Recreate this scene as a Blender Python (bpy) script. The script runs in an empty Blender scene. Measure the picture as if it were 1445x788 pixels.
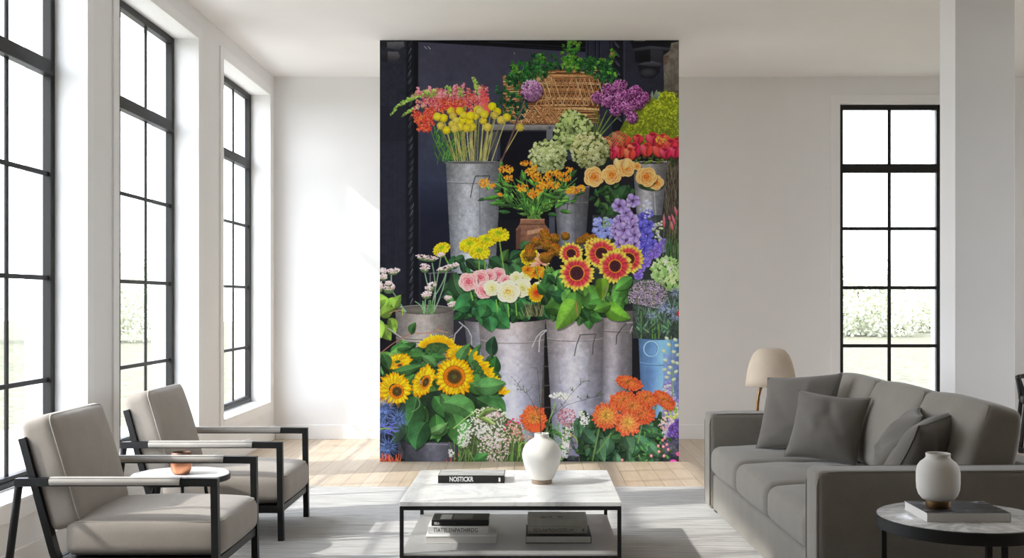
PRINT, SKY, SUN, EXPO = 1.5, 9.5, 5.2, -.28
import bpy, bmesh, math, random
from mathutils import Vector, Matrix
random.seed(11)
SC = bpy.context.scene; COL = SC.collection
PI = math.pi

# ---------------------------------------------------------------- materials
def lin(c): return tuple(((v/255)/12.92 if v/255 <= .04045 else ((v/255+.055)/1.055)**2.4) for v in c)+(1,)
class NT:
    def __init__(s, name):
        s.m = bpy.data.materials.new(name); s.m.use_nodes = True; s.t = s.m.node_tree; s.t.nodes.clear()
        s.out = s.n('OutputMaterial')
    def n(s, typ, **k):
        o = s.t.nodes.new('ShaderNode'+typ)
        for a, v in k.items():
            if a.startswith('i_'): o.inputs[a[2:].replace('_', ' ')].default_value = v
            else: setattr(o, a, v)
        return o
    def l(s, a, b): s.t.links.new(a, b)
    def ramp(s, fac, stops):
        r = s.n('ValToRGB'); e = r.color_ramp.elements
        while len(e) < len(stops): e.new(.5)
        for q, (p, c) in zip(e, stops): q.position = p; q.color = c
        s.l(fac, r.inputs[0]); return r.outputs[0]
    def coords(s, scale=(1, 1, 1), kind='Object'):
        tc = s.n('TexCoord'); mp = s.n('Mapping'); mp.inputs['Scale'].default_value = scale
        s.l(tc.outputs[kind], mp.inputs['Vector']); return mp.outputs[0]
    def noise(s, vec, scale, detail=3, rough=.55):
        q = s.n('TexNoise', i_Scale=scale, i_Detail=detail, i_Roughness=rough); s.l(vec, q.inputs['Vector']); return q.outputs['Fac']
    def bsdf(s, rough=.6, metal=0, spec=.4, sheen=0):
        b = s.n('BsdfPrincipled'); b.inputs['Roughness'].default_value = rough; b.inputs['Metallic'].default_value = metal
        b.inputs['Specular IOR Level'].default_value = spec; b.inputs['Sheen Weight'].default_value = sheen
        s.l(b.outputs[0], s.out.inputs[0]); return b
    def bump(s, b, h, strength=.2, dist=.002):
        q = s.n('Bump', i_Strength=strength, i_Distance=dist); s.l(h, q.inputs['Height']); s.l(q.outputs[0], b.inputs['Normal'])

def var_mat(name, c, var=.12, scale=6, rough=.6, metal=0, spec=.4, bump=0, bscale=80, bdist=.001, sheen=0, stretch=(1, 1, 1)):
    t = NT(name); b = t.bsdf(rough, metal, spec, sheen); v = t.coords(stretch); L = lin(c)
    f = t.noise(v, scale)
    lo = tuple(x*(1-var) for x in L[:3])+(1,); hi = tuple(min(1, x*(1+var)) for x in L[:3])+(1,)
    t.l(t.ramp(f, [(.3, lo), (.7, hi)]), b.inputs['Base Color'])
    if bump: t.bump(b, t.noise(v, bscale, 2), bump, bdist)
    return t.m

def fabric_mat(name, c, var=.08):
    t = NT(name); b = t.bsdf(.9, 0, .15, .25); v = t.coords(); L = lin(c)
    w1 = t.n('TexWave', i_Scale=170, i_Distortion=1.2, i_Detail=1); w1.bands_direction = 'X'; t.l(v, w1.inputs['Vector'])
    w2 = t.n('TexWave', i_Scale=170, i_Distortion=1.2, i_Detail=1); w2.bands_direction = 'Z'; t.l(v, w2.inputs['Vector'])
    mx = t.n('Math', operation='MULTIPLY'); t.l(w1.outputs['Fac'], mx.inputs[0]); t.l(w2.outputs['Fac'], mx.inputs[1])
    f = t.noise(v, 9, 4); f2 = t.noise(v, 220, 2)
    ad = t.n('Math', operation='ADD'); t.l(f, ad.inputs[0]); t.l(f2, ad.inputs[1])
    hl = t.n('Math', operation='MULTIPLY'); t.l(ad.outputs[0], hl.inputs[0]); hl.inputs[1].default_value = .5
    lo = tuple(x*(1-var) for x in L[:3])+(1,); hi = tuple(min(1, x*(1+var)) for x in L[:3])+(1,)
    t.l(t.ramp(hl.outputs[0], [(.35, lo), (.65, hi)]), b.inputs['Base Color'])
    t.bump(b, mx.outputs[0], .12, .0008)
    return t.m

def marble_mat(name, c=(238, 237, 234), vein=(222, 221, 220)):
    t = NT(name); b = t.bsdf(.22, 0, .45); v = t.coords((1.4, 1.4, 1.4))
    n1 = t.n('TexNoise', i_Scale=2.2, i_Detail=8, i_Roughness=.62, i_Distortion=1.6); t.l(v, n1.inputs['Vector'])
    t.l(t.ramp(n1.outputs['Fac'], [(.44, lin(c)), (.5, lin(vein)), (.56, lin(c))]), b.inputs['Base Color']); return t.m

def wood_floor():
    t = NT('oak_planks'); b = t.bsdf(.42, 0, .35)
    tc = t.n('TexCoord'); mp = t.n('Mapping'); mp.inputs['Rotation'].default_value = (0, 0, PI/2); t.l(tc.outputs['Object'], mp.inputs['Vector'])
    bk = t.n('TexBrick', offset=.37, i_Scale=1, i_Mortar_Size=.0022, i_Mortar_Smooth=.3, i_Bias=0, i_Brick_Width=2.1, i_Row_Height=.134)
    bk.inputs['Color1'].default_value = lin((209, 193, 173)); bk.inputs['Color2'].default_value = lin((196, 177, 154)); bk.inputs['Mortar'].default_value = lin((138, 116, 94))
    t.l(mp.outputs[0], bk.inputs['Vector'])
    v = t.coords((26, 1.3, 1)); g = t.noise(v, 1.6, 6, .65)
    r = t.ramp(g, [(.3, (.86, .84, .82, 1)), (.7, (1.06, 1.06, 1.06, 1))])
    mx = t.n('Mix', data_type='RGBA', blend_type='MULTIPLY'); mx.inputs[0].default_value = 1
    t.l(bk.outputs['Color'], mx.inputs[6]); t.l(r, mx.inputs[7]); t.l(mx.outputs[2], b.inputs['Base Color'])
    t.bump(b, bk.outputs['Fac'], .25, -.002); return t.m

def rug_mat():
    t = NT('woven_rug_wool'); b = t.bsdf(.95, 0, .08, .2)
    g = t.noise(t.coords((1.1, 17, 1)), 2.2, 6, .7); h = t.noise(t.coords((6, 110, 1)), 1.5, 3, .6)
    ad = t.n('Math', operation='MULTIPLY_ADD'); t.l(h, ad.inputs[0]); ad.inputs[1].default_value = .4; t.l(g, ad.inputs[2])
    t.l(t.ramp(ad.outputs[0], [(.48, lin((128, 125, 122))), (.68, lin((178, 175, 171))), (.9, lin((204, 201, 197)))]), b.inputs['Base Color'])
    t.bump(b, t.noise(t.coords((30, 300, 1)), 1.5, 2), .4, .003); return t.m

def glass_mat():
    t = NT('clear_window_glass'); tr = t.n('BsdfTransparent'); gl = t.n('BsdfGlossy', i_Roughness=.02); lw = t.n('LayerWeight', i_Blend=.5); pw = t.n('Math', operation='POWER'); t.l(lw.outputs['Facing'], pw.inputs[0]); pw.inputs[1].default_value = 5; fr = t.n('Math', operation='MULTIPLY_ADD'); t.l(pw.outputs[0], fr.inputs[0]); fr.inputs[1].default_value = .3; fr.inputs[2].default_value = .02
    tr.inputs[0].default_value = (.975, .985, .98, 1); mx = t.n('MixShader'); t.l(fr.outputs[0], mx.inputs[0]); t.l(tr.outputs[0], mx.inputs[1]); t.l(gl.outputs[0], mx.inputs[2]); t.l(mx.outputs[0], t.out.inputs[0]); return t.m

M = {}
M['wall'] = var_mat('matt_white_paint', (240, 239, 238), .012, 3, .85, 0, .15, .06, 140, .0006)
M['dim_wall'] = var_mat('bounce_cutting_paint', (96, 94, 91), .03, 3, .85)  # dark tone for the unseen front wall, cuts bounce onto the sofa arm
M['ceiling'] = var_mat('ceiling_paint', (243, 241, 239), .012, 2, .9, 0, .1)
M['trim'] = var_mat('white_trim_paint', (243, 242, 241), .01, 3, .6, 0, .3)
M['floor'] = wood_floor(); M['rug'] = rug_mat(); M['glass'] = glass_mat()
M['frame'] = var_mat('dark_window_metal', (32, 31, 29), .1, 8, .5, .1, .3)
M['black'] = var_mat('black_powder_coat', (24, 24, 24), .12, 20, .45, .2, .45)
M['chair_fabric'] = fabric_mat('greige_linen', (158, 149, 139)); M['sofa_fabric'] = fabric_mat('grey_linen', (137, 131, 122)); M['pillow_fabric'] = fabric_mat('dark_grey_linen', (112, 107, 100), .1)
M['pad'] = fabric_mat('grey_arm_wrap', (178, 172, 164)); M['marble'] = marble_mat('white_marble'); M['marble2'] = marble_mat('white_veined_marble', (228, 226, 222), (190, 188, 186))
M['copper'] = var_mat('copper', (206, 142, 108), .2, 14, .3, .9, .5, .2, 60, .001); M['brass'] = var_mat('aged_brass', (150, 118, 80), .15, 20, .35, .9, .5)
M['ceramic'] = var_mat('chalky_ceramic', (226, 222, 214), .02, 10, .75, 0, .25, .15, 50, .0006); M['raw_clay'] = var_mat('unglazed_clay', (150, 132, 114), .12, 30, .85, 0, .2, .2, 90, .0006)
M['shelf'] = var_mat('grey_metal_shelf', (160, 158, 155), .06, 4, .35, 0, .45)
M['paper'] = var_mat('page_edges', (226, 223, 217), .05, 60, .9, 0, .1, .3, 260, .0006, 0, (1, 1, 9)); M['book_white'] = var_mat('white_book_cloth', (224, 222, 218), .03, 20, .6); M['book_black'] = var_mat('black_book_cloth', (28, 28, 27), .1, 20, .5); M['book_grey'] = var_mat('grey_book_cloth', (190, 187, 177), .08, 30, .7)
M['ink_black'] = var_mat('black_ink', (26, 25, 25), .05, 10, .6); M['ink_white'] = var_mat('white_ink', (232, 232, 230), .03, 10, .6); M['ink_grey'] = var_mat('dark_grey_ink', (66, 64, 60), .05, 10, .6)
M['shade'] = var_mat('cream_lamp_shade', (216, 199, 178), .04, 12, .8, 0, .2); M['twig'] = var_mat('dark_twig', (44, 36, 30), .2, 60, .8); M['bud'] = var_mat('green_bud', (104, 122, 74), .3, 60, .7)
M['dark_wood'] = var_mat('blackened_wood', (26, 25, 25), .2, 10, .5, 0, .4); M['panel'] = var_mat('panel_edge', (206, 203, 198), .02, 6, .7)
M['meadow'] = var_mat('meadow_grass', (104, 102, 86), .4, 7, .95, 0, .05); M['leaves'] = var_mat('pale_tree_leaves', (208, 210, 190), .12, 5, .9, 0, .1); M['bounce_pale'] = var_mat('pale_bounce_ground', (190, 186, 178), .1, 20, .9); M['bark'] = var_mat('bark', (96, 84, 70), .3, 8, .9)  # the pale ground tone by the house is added to bounce daylight indoors

# ---------------------------------------------------------------- geometry helpers
def link(name, me, mat, parent=None, kind=None):
    o = bpy.data.objects.new(name, me); COL.objects.link(o)
    if mat is not None and not me.materials: me.materials.append(mat)
    if parent is not None: o.parent = parent
    if kind: o['kind'] = kind
    return o
def build(name, bm, mat, parent=None, smooth=False, kind=None, angle=None, loc=None):
    bmesh.ops.recalc_face_normals(bm, faces=bm.faces)
    me = bpy.data.meshes.new(name); bm.to_mesh(me); bm.free()
    if smooth:
        for p in me.polygons: p.use_smooth = True
        if angle: me.set_sharp_from_angle(angle=math.radians(angle))
    o = link(name, me, mat, parent, kind)
    if loc: o.location = loc
    return o
def thing(name, label, cat, loc=(0, 0, 0), rz=0, group=None):
    o = bpy.data.objects.new(name, None); COL.objects.link(o); o.empty_display_size = .1
    o.location = loc; o.rotation_euler = (0, 0, rz); tag(o, label, cat, group); return o
def tag(o, label, cat, group=None):
    o['label'] = label; o['category'] = cat
    if group: o['group'] = group
    return o
def box(bm, x0, x1, y0, y1, z0, z1, bev=0, seg=2):
    r = bmesh.ops.create_cube(bm, size=1); vs = r['verts']
    for v in vs: v.co = Vector((x0+(v.co.x+.5)*(x1-x0), y0+(v.co.y+.5)*(y1-y0), z0+(v.co.z+.5)*(z1-z0)))
    if bev:
        es = list({e for v in vs for e in v.link_edges}); bmesh.ops.bevel(bm, geom=es, offset=bev, segments=seg, profile=.6, affect='EDGES')
    return bm
def B(*a, **k): return box(bmesh.new(), *a, **k)
def lathe(bm, prof, n=48, cx=0, cy=0):
    rings = []
    for r, z in prof:
        if r < 1e-5: rings.append([bm.verts.new((cx, cy, z))])
        else: rings.append([bm.verts.new((cx+r*math.cos(2*PI*i/n), cy+r*math.sin(2*PI*i/n), z)) for i in range(n)])
    for a, b in zip(rings, rings[1:]):
        for i in range(n):
            j = (i+1) % n
            if len(a) == 1 and len(b) == 1: continue
            if len(a) == 1: bm.faces.new((a[0], b[j], b[i]))
            elif len(b) == 1: bm.faces.new((a[i], a[j], b[0]))
            else: bm.faces.new((a[i], a[j], b[j], b[i]))
    return bm
def tube(bm, pts, r, n=10, r1=None, closed=False, cap=True, sq=None):
    """sweep a round (or sq=(w,h) rectangular) section along pts"""
    P = [Vector(p) for p in pts]; N = len(P); rings = []; up = None
    for i in range(N):
        if closed: d = (P[(i+1) % N]-P[i-1])
        else: d = P[min(i+1, N-1)]-P[max(i-1, 0)]
        d.normalize()
        if up is None:
            up = Vector((0, 0, 1)) if abs(d.z) < .9 else Vector((0, 1, 0))
        s = d.cross(up)
        if s.length < 1e-5: s = d.cross(Vector((1, 0, 0)))
        s.normalize(); u = s.cross(d).normalized(); up = u
        rr = r if r1 is None else r+(r1-r)*i/(N-1)
        if sq: ring = [P[i]+s*(a*sq[0]/2)+u*(b*sq[1]/2) for a, b in ((-1, -1), (1, -1), (1, 1), (-1, 1))]
        else: ring = [P[i]+(s*math.cos(2*PI*k/n)+u*math.sin(2*PI*k/n))*rr for k in range(n)]
        rings.append([bm.verts.new(q) for q in ring])
    m = len(rings[0])
    for i in range(N if closed else N-1):
        a, b = rings[i], rings[(i+1) % N]
        for k in range(m): bm.faces.new((a[k], a[(k+1) % m], b[(k+1) % m], b[k]))
    if cap and not closed: bm.faces.new(rings[0][::-1]); bm.faces.new(rings[-1])
    return bm
def bezier(p0, p1, p2, n=10):
    return [tuple((1-t)**2*a+2*t*(1-t)*b+t*t*c for a, b, c in zip(p0, p1, p2)) for t in [i/n for i in range(n+1)]]
def gridbox(hx, hy, hz, r, nx=22, ny=22, nz=8):
    """closed rounded box on a dense grid that follows the edges; centred at 0"""
    def ax(h, n): return [h*math.copysign(abs(s)**.8, s) for s in [-1+2*i/n for i in range(n+1)]]
    X, Y, Z = ax(hx, nx), ax(hy, ny), ax(hz, nz); bm = bmesh.new(); V = {}
    def vert(i, j, k):
        if (i, j, k) not in V:
            P = Vector((X[i], Y[j], Z[k])); c = Vector((max(-hx+r, min(hx-r, P.x)), max(-hy+r, min(hy-r, P.y)), max(-hz+r, min(hz-r, P.z)))); d = P-c
            if d.length > 1e-9: P = c+d.normalized()*r
            V[(i, j, k)] = bm.verts.new(P)
        return V[(i, j, k)]
    for i in range(nx):
        for j in range(ny):
            for k in (0, nz): bm.faces.new((vert(i, j, k), vert(i+1, j, k), vert(i+1, j+1, k), vert(i, j+1, k)))
    for i in range(nx):
        for k in range(nz):
            for j in (0, ny): bm.faces.new((vert(i, j, k), vert(i+1, j, k), vert(i+1, j, k+1), vert(i, j, k+1)))
    for j in range(ny):
        for k in range(nz):
            for i in (0, nx): bm.faces.new((vert(i, j, k), vert(i, j+1, k), vert(i, j+1, k+1), vert(i, j, k+1)))
    return bm
def text_obj(name, body, size, loc, rot, mat, parent, width=None, extrude=.0004, bold=0.0):
    cu = bpy.data.curves.new(name, 'FONT'); cu.body = body; cu.size = size; cu.extrude = extrude; cu.offset = bold; cu.resolution_u = 3
    tmp = bpy.data.objects.new('tmp_text', cu); COL.objects.link(tmp); bpy.context.view_layer.update()
    me = bpy.data.meshes.new_from_object(tmp.evaluated_get(bpy.context.evaluated_depsgraph_get()))
    bpy.data.objects.remove(tmp); bpy.data.curves.remove(cu)
    if width:
        xs = [v.co.x for v in me.vertices]; w = max(xs)-min(xs); x0 = min(xs)
        for v in me.vertices: v.co.x = (v.co.x-x0)*width/w
    o = link(name, me, mat, parent); o.location = loc; o.rotation_euler = rot; return o
# ---------------------------------------------------------------- the printed mural, drawn shape by shape
import numpy as np
MX0, MY0, MX1, MY1, MS = 536.0, 57.0, 958.0, 652.0, 3

def paint_mural():
    rng = np.random.default_rng(7)
    W, H = int((MX1-MX0)*MS), int((MY1-MY0)*MS)
    A = np.zeros((H, W, 3), np.float32)
    pi = math.pi
    U = lambda a, b: float(rng.uniform(a, b))
    C = lambda *c: np.array(c, np.float32)

    def reg(x0, y0, x1, y1):
        i0 = max(0, int((x0-MX0)*MS)); i1 = min(W, int((x1-MX0)*MS)+2)
        j0 = max(0, int((y0-MY0)*MS)); j1 = min(H, int((y1-MY0)*MS)+2)
        if i1 <= i0 or j1 <= j0: return None
        X = (np.arange(i0, i1, dtype=np.float32)+.5)/MS+MX0
        Y = (np.arange(j0, j1, dtype=np.float32)+.5)/MS+MY0
        return (slice(j0, j1), slice(i0, i1)), X[None, :], Y[:, None]

    def put(sl, m, col, a=1.0):
        T = A[sl]
        col = np.broadcast_to(np.asarray(col, np.float32), T.shape)
        if isinstance(a, float) and a == 1.0: T[m] = col[m]
        else:
            aa = (np.broadcast_to(np.asarray(a, np.float32), m.shape)*m)[..., None]
            T += (col-T)*aa

    def noise(h, w, cell, oct=3):
        out = np.zeros((h, w), np.float32); amp = 1; tot = 0
        for o in range(oct):
            c = max(1.0, cell/2**o); gh, gw = int(h/c)+3, int(w/c)+3
            g = rng.random((gh, gw)).astype(np.float32)
            y = np.arange(h)/c; x = np.arange(w)/c
            yi = y.astype(int); xi = x.astype(int)
            fy = (y-yi)[:, None]; fx = (x-xi)[None, :]
            fy = fy*fy*(3-2*fy); fx = fx*fx*(3-2*fx)
            a = g[yi][:, xi]; b = g[yi][:, xi+1]; cc = g[yi+1][:, xi]; d = g[yi+1][:, xi+1]
            out += amp*((a*(1-fx)+b*fx)*(1-fy)+(cc*(1-fx)+d*fx)*fy); tot += amp; amp *= .55
        return out/tot-.5

    def jit(c, k): return np.clip(np.asarray(c, np.float32)*(1+U(-k, k))+rng.uniform(-60*k, 60*k, 3).astype(np.float32)*.4, 0, 255)

    def polymask(pts, X, Y):
        m = np.zeros(np.broadcast_shapes(X.shape, Y.shape), bool); n = len(pts)
        for i in range(n):
            (xa, ya), (xb, yb) = pts[i], pts[(i+1) % n]
            if ya == yb: continue
            c = ((ya > Y) != (yb > Y)) & (X < (xb-xa)*(Y-ya)/(yb-ya)+xa)
            m ^= c
        return m

    def poly(pts, c1, c2=None, ax='y', nz=0, cell=8, a=1.0):
        xs = [p[0] for p in pts]; ys = [p[1] for p in pts]
        r = reg(min(xs), min(ys), max(xs), max(ys))
        if r is None: return
        sl, X, Y = r; m = polymask(pts, X, Y)
        if c2 is None: c2 = c1
        t = (Y-min(ys))/max(1e-6, max(ys)-min(ys)) if ax == 'y' else (X-min(xs))/max(1e-6, max(xs)-min(xs))
        t = np.broadcast_to(np.clip(t, 0, 1), m.shape)[..., None]
        col = C(*c1)*(1-t)+C(*c2)*t
        if nz: col = col*(1+nz*2*noise(m.shape[0], m.shape[1], cell*MS)[..., None])
        put(sl, m, np.clip(col, 0, 255), a)

    def rect(x0, y0, x1, y1, *k, **kw): poly([(x0, y0), (x1, y0), (x1, y1), (x0, y1)], *k, **kw)

    def ell(x, y, rx, ry, c1, c2=None, rot=0, lit=0.0, a=1.0, tex=0, cell=2):
        R = max(rx, ry); r = reg(x-R, y-R, x+R, y+R)
        if r is None: return
        sl, X, Y = r; ca, sa = math.cos(rot), math.sin(rot)
        u = ((X-x)*ca+(Y-y)*sa)/rx; v = (-(X-x)*sa+(Y-y)*ca)/ry
        d = np.sqrt(u*u+v*v); m = d < 1
        if c2 is None: c2 = c1
        t = np.clip(d, 0, 1)[..., None]**1.5
        col = C(*c1)*(1-t)+C(*c2)*t
        if lit: col = col*(1+lit*(-(X-x)/R*.4-(Y-y)/R*.9))[..., None]
        if tex: col = col*(1+tex*2*noise(m.shape[0], m.shape[1], cell*MS, 2)[..., None])
        put(sl, m, np.clip(col, 0, 255), a)

    def line(pts, w, c, c2=None, w2=None, a=1.0):
        n = len(pts)-1
        for i in range(n):
            (xa, ya), (xb, yb) = pts[i], pts[i+1]
            wa = w if w2 is None else w+(w2-w)*i/max(1, n); wb = w if w2 is None else w+(w2-w)*(i+1)/max(1, n)
            r = reg(min(xa, xb)-w-1, min(ya, yb)-w-1, max(xa, xb)+w+1, max(ya, yb)+w+1)
            if r is None: continue
            sl, X, Y = r; dx, dy = xb-xa, yb-ya; L2 = dx*dx+dy*dy+1e-9
            t = np.clip(((X-xa)*dx+(Y-ya)*dy)/L2, 0, 1)
            d2 = (X-xa-t*dx)**2+(Y-ya-t*dy)**2
            ww = (wa+(wb-wa)*t)/2
            m = d2 < ww*ww
            cc = C(*c) if c2 is None else C(*c)+(C(*c2)-C(*c))*(i/max(1, n))
            s = ((X-xa)*(-dy)+(Y-ya)*dx)/(math.sqrt(L2)*np.maximum(ww, .1))
            col = cc[None, None, :]*(1+.18*np.clip(s*(1 if dx >= 0 and dy <= 0 else -1), -1, 1))[..., None]
            put(sl, m, np.clip(col, 0, 255), a)

    def bez(p0, p1, p2, n=8):
        return [((1-t)**2*p0[0]+2*t*(1-t)*p1[0]+t*t*p2[0], (1-t)**2*p0[1]+2*t*(1-t)*p1[1]+t*t*p2[1]) for t in np.linspace(0, 1, n+1)]

    def petal(x, y, ang, L, wd, c1, c2, p=.8, q=.7, tip=None, dark=.2, t0=0.0):
        r = reg(x-L, y-L, x+L, y+L)
        ex, ey = x+L*math.cos(ang), y+L*math.sin(ang)
        r = reg(min(x, ex)-wd, min(y, ey)-wd, max(x, ex)+wd, max(y, ey)+wd)
        if r is None: return
        sl, X, Y = r; ca, sa = math.cos(ang), math.sin(ang)
        u = ((X-x)*ca+(Y-y)*sa)/L; v = -(X-x)*sa+(Y-y)*ca
        uc = np.clip(u, 0, 1)
        w = wd*np.maximum(np.sin(pi*uc**p), 0)**q+1e-4
        m = (u > t0) & (u < 1) & (np.abs(v) < w)
        t = uc[..., None]
        col = C(*c1)*(1-t)+C(*c2)*t
        if tip is not None:
            k = np.clip((uc-.58)/.22, 0, 1)[..., None]; col = col*(1-k)+C(*tip)*k
        e = np.clip(v/w, -1, 1)
        col = col*(1-dark*e*e+dark*.5*e)[..., None]
        put(sl, m, np.clip(col, 0, 255))

    def leaf(x, y, ang, L, wd, c, k=.15, heart=False, vein=True):
        c = jit(c, k)*(.86 if L > 9 else 1)
        ex, ey = x+L*math.cos(ang), y+L*math.sin(ang)
        r = reg(min(x, ex)-wd, min(y, ey)-wd, max(x, ex)+wd, max(y, ey)+wd)
        if r is None: return
        sl, X, Y = r; ca, sa = math.cos(ang), math.sin(ang)
        u = ((X-x)*ca+(Y-y)*sa)/L; v = -(X-x)*sa+(Y-y)*ca
        uc = np.clip(u, 0, 1); bend = U(-.12, .12)*L
        v = v-bend*np.sin(pi*uc)
        w = wd*(np.maximum(0, np.sin(pi*uc**(.55 if heart else .8)))**(.62 if heart else .85))+1e-4
        m = (u > 0) & (u < 1) & (np.abs(v) < w); s = np.clip(v/w, -1, 1)
        if L > 7:
            k2 = max(1, int(L*.05*MS)); sh = np.zeros_like(m); sh[k2:, k2//2:] = m[:-k2, :m.shape[1]-k2//2]; A[sl][sh] *= .62
        up = 1 if ca > 0 else -1
        col = c[None, None, :]*(1.02-.17*np.sign(s)*up*np.minimum(1, np.abs(s)*6)-.12*s*s+.12*(uc-.5))[..., None]
        if L > 9: col = col*(1+.34*noise(m.shape[0], m.shape[1], max(2, L*.22)*MS, 3)+.1*np.sin(uc*pi*U(1, 2.5)+U(0, 6)))[..., None]
        if vein:
            sd = np.abs(((u*L-np.abs(v)*1.1)/max(2.2, L*.16)) % 1-.5)
            col = col*(1+.07*np.clip(1-sd/.16, 0, 1))[..., None]
            vm = np.abs(v) < max(.28, L*.012)
            col = np.where(vm[..., None], col*.75+C(165, 195, 120)*.25, col)
        put(sl, m, np.clip(col, 0, 255))

    def tone(c, f): return tuple(min(255, v*f) for v in c)

    def bush(n, x0, y0, x1, y1, cols, l0, l1, ratio=.3, a0=0, a1=2*pi, **k):
        for _ in range(n):
            leaf(U(x0, x1), U(y0, y1), U(a0, a1), U(l0, l1), U(l0, l1)*ratio, cols[int(rng.integers(len(cols)))], .25, **k)

    def dots(n, x, y, rx, ry, cols, r0, r1, fall=.5, lit=.0):
        for _ in range(n):
            a = U(0, 2*pi); d = U(0, 1)**fall; px, py = x+rx*d*math.cos(a), y+ry*d*math.sin(a); r = U(r0, r1)
            f = 1+lit*(-(px-x)/rx*.4-(py-y)/ry*.8)
            ell(px, py, r, r*U(.7, 1), tone(jit(cols[int(rng.integers(len(cols)))], .15), f))

    # ---- flower kinds
    def star(x, y, r, n, c1, c2, wd=.42, rot=None, sq=1.0, tip=None):
        rot = U(0, pi) if rot is None else rot
        for i in range(n):
            a = rot+2*pi*i/n+U(-.12, .12)
            a2 = math.atan2(math.sin(a)*sq, math.cos(a)); k = math.hypot(math.cos(a), math.sin(a)*sq)
            petal(x, y, a2, r*k*U(.85, 1.08), r*wd, jit(c1, .1), jit(c2, .1), tip=tip, p=1.1)

    def sunflower(x, y, R, sq=1.0, rot=0.0, core=.5, off=(0, 0), ring=(176, 92, 14), eye=(58, 48, 26)):
        def tr(a, k): 
            px, py = k*math.cos(a), k*math.sin(a)*sq
            return x+px*math.cos(rot)-py*math.sin(rot), y+px*math.sin(rot)+py*math.cos(rot)
        for lay in range(3):
            n = 22
            for i in range(n):
                a = 2*pi*(i+lay*.37)/n+U(-.1, .1); k0 = R*core*.75; k1 = R*(1.02-.1*lay)*U(.88, 1.06)
                xa, ya = tr(a, k0); xb, yb = tr(a+U(-.06, .06), k1)
                L = math.hypot(xb-xa, yb-ya)
                c = [(214, 142, 6), (240, 172, 8), (252, 196, 24)][lay]
                petal(xa, ya, math.atan2(yb-ya, xb-xa), max(L, 2), R*.135, jit(tone(c, .86), .06), jit(c, .07), p=.85, dark=.25)
        cx, cy = x+off[0], y+off[1]; rr = R*core
        ell(cx, cy, rr, rr*sq, (150, 70, 10), (128, 56, 8), rot)
        ell(cx, cy, rr*.95, rr*.95*sq, ring, (196, 106, 16), rot, tex=.3, cell=.7)
        ell(cx, cy, rr*.78, rr*.78*sq, (120, 72, 16), (176, 96, 16), rot, tex=.4, cell=.6); ell(cx+.3, cy, rr*.64, rr*.64*sq, (50, 44, 26), (84, 56, 20), rot, tex=.5, cell=.6)
        ell(cx, cy, rr*.3, rr*.3*sq, (84, 84, 46), (56, 50, 30), rot, tex=.5, cell=.5)
        for _ in range(90):
            a = U(0, 2*pi); k = R*core*U(.72, 1.0); px, py = tr(a, k); ell(px+off[0], py+off[1], .5, .5, jit((208, 122, 24), .2), a=.7)

    def redsun(x, y, R, sq=1.0, core=.38):
        for lay in range(2):
            n = 19
            for i in range(n):
                a = 2*pi*(i+lay*.5)/n+U(-.09, .09); k = U(.88, 1.05)*(1.0-.08*lay)
                a2 = math.atan2(math.sin(a)*sq, math.cos(a)); kk = math.hypot(math.cos(a), math.sin(a)*sq)
                petal(x+math.cos(a)*R*.22, y+math.sin(a)*R*.22*sq, a2, R*.8*k*kk, R*.15, jit((196, 44, 62), .12), jit((224, 84, 80), .12), tip=jit((244, 206, 74), .1), p=1.0, dark=.25)
        for i in range(26):
            a = 2*pi*i/26; ell(x+math.cos(a)*R*core*1.02, y+math.sin(a)*R*core*1.02*sq, R*.05, R*.05, jit((224, 140, 30), .15))
        ell(x, y, R*core, R*core*sq, (54, 26, 34), (74, 34, 36), tex=.6, cell=.6)
        ell(x-.5, y-.5, R*core*.5, R*core*.5*sq, (62, 30, 44), (50, 24, 32), tex=.5, cell=.5)

    def mum(x, y, R, sq=1.0, rot=0.0, cout=(232, 78, 40), cin=(250, 160, 50), lay=6, cx=0, cy=0, rt=.11):
        if R > 11: ell(x+1, y+2, R*.98, R*.98*sq, (30, 30, 24), rot=rot, a=.35)
        for l in range(lay):
            f = 1-l/lay; n = int(11+24*f)
            for i in range(n):
                a = 2*pi*(i+.5*(l % 2))/n+U(-.12, .12); k = R*f*U(.86, 1.08)
                px, py = k*math.cos(a), k*math.sin(a)*sq
                ex, ey = x+px*math.cos(rot)-py*math.sin(rot)+cx*(1-f), y+px*math.sin(rot)+py*math.cos(rot)+cy*(1-f)
                k2 = max(0, f-.42)*R; qx, qy = k2*math.cos(a), k2*math.sin(a)*sq
                sx, sy = x+qx*math.cos(rot)-qy*math.sin(rot)+cx*(1-f), y+qx*math.sin(rot)+qy*math.cos(rot)+cy*(1-f)
                c = C(*cout)*f**.8+C(*cin)*(1-f**.8)
                L = math.hypot(ex-sx, ey-sy)+.5
                petal(sx, sy, math.atan2(ey-sy, ex-sx), L, R*rt*U(.8, 1.15), jit(c*.66, .12), jit(np.minimum(c*1.13+8, 255), .1), p=1.25, q=.6, dark=.22)

    def rose(x, y, R, c, edge, core, sq=.92, op=1.0):
        ell(x+1, y+2, R, R*sq, (30, 26, 22), a=.5)
        rot0 = U(0, 6)
        for l in range(6):
            f = (1-l/6.3); n = 5 if l < 2 else 4 if l < 4 else 3
            for i in range(n):
                a = rot0+2*pi*(i+.5*l)/n+U(-.2, .2)
                d = R*f*.5; px, py = x+d*math.cos(a), y+d*math.sin(a)*sq; r = R*f*.56
                cc = C(*c)*f+C(*core)*(1-f)*.96
                ell(px, py, r*1.03, r*.9*1.03, jit(edge, .05), tone(edge, .97), rot=a+pi/2)
                ell(px-.1*r*math.cos(a), py-.1*r*math.sin(a), r*.94, r*.8, jit(cc*.86, .05), jit(cc, .05), rot=a+pi/2, lit=.08)
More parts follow.
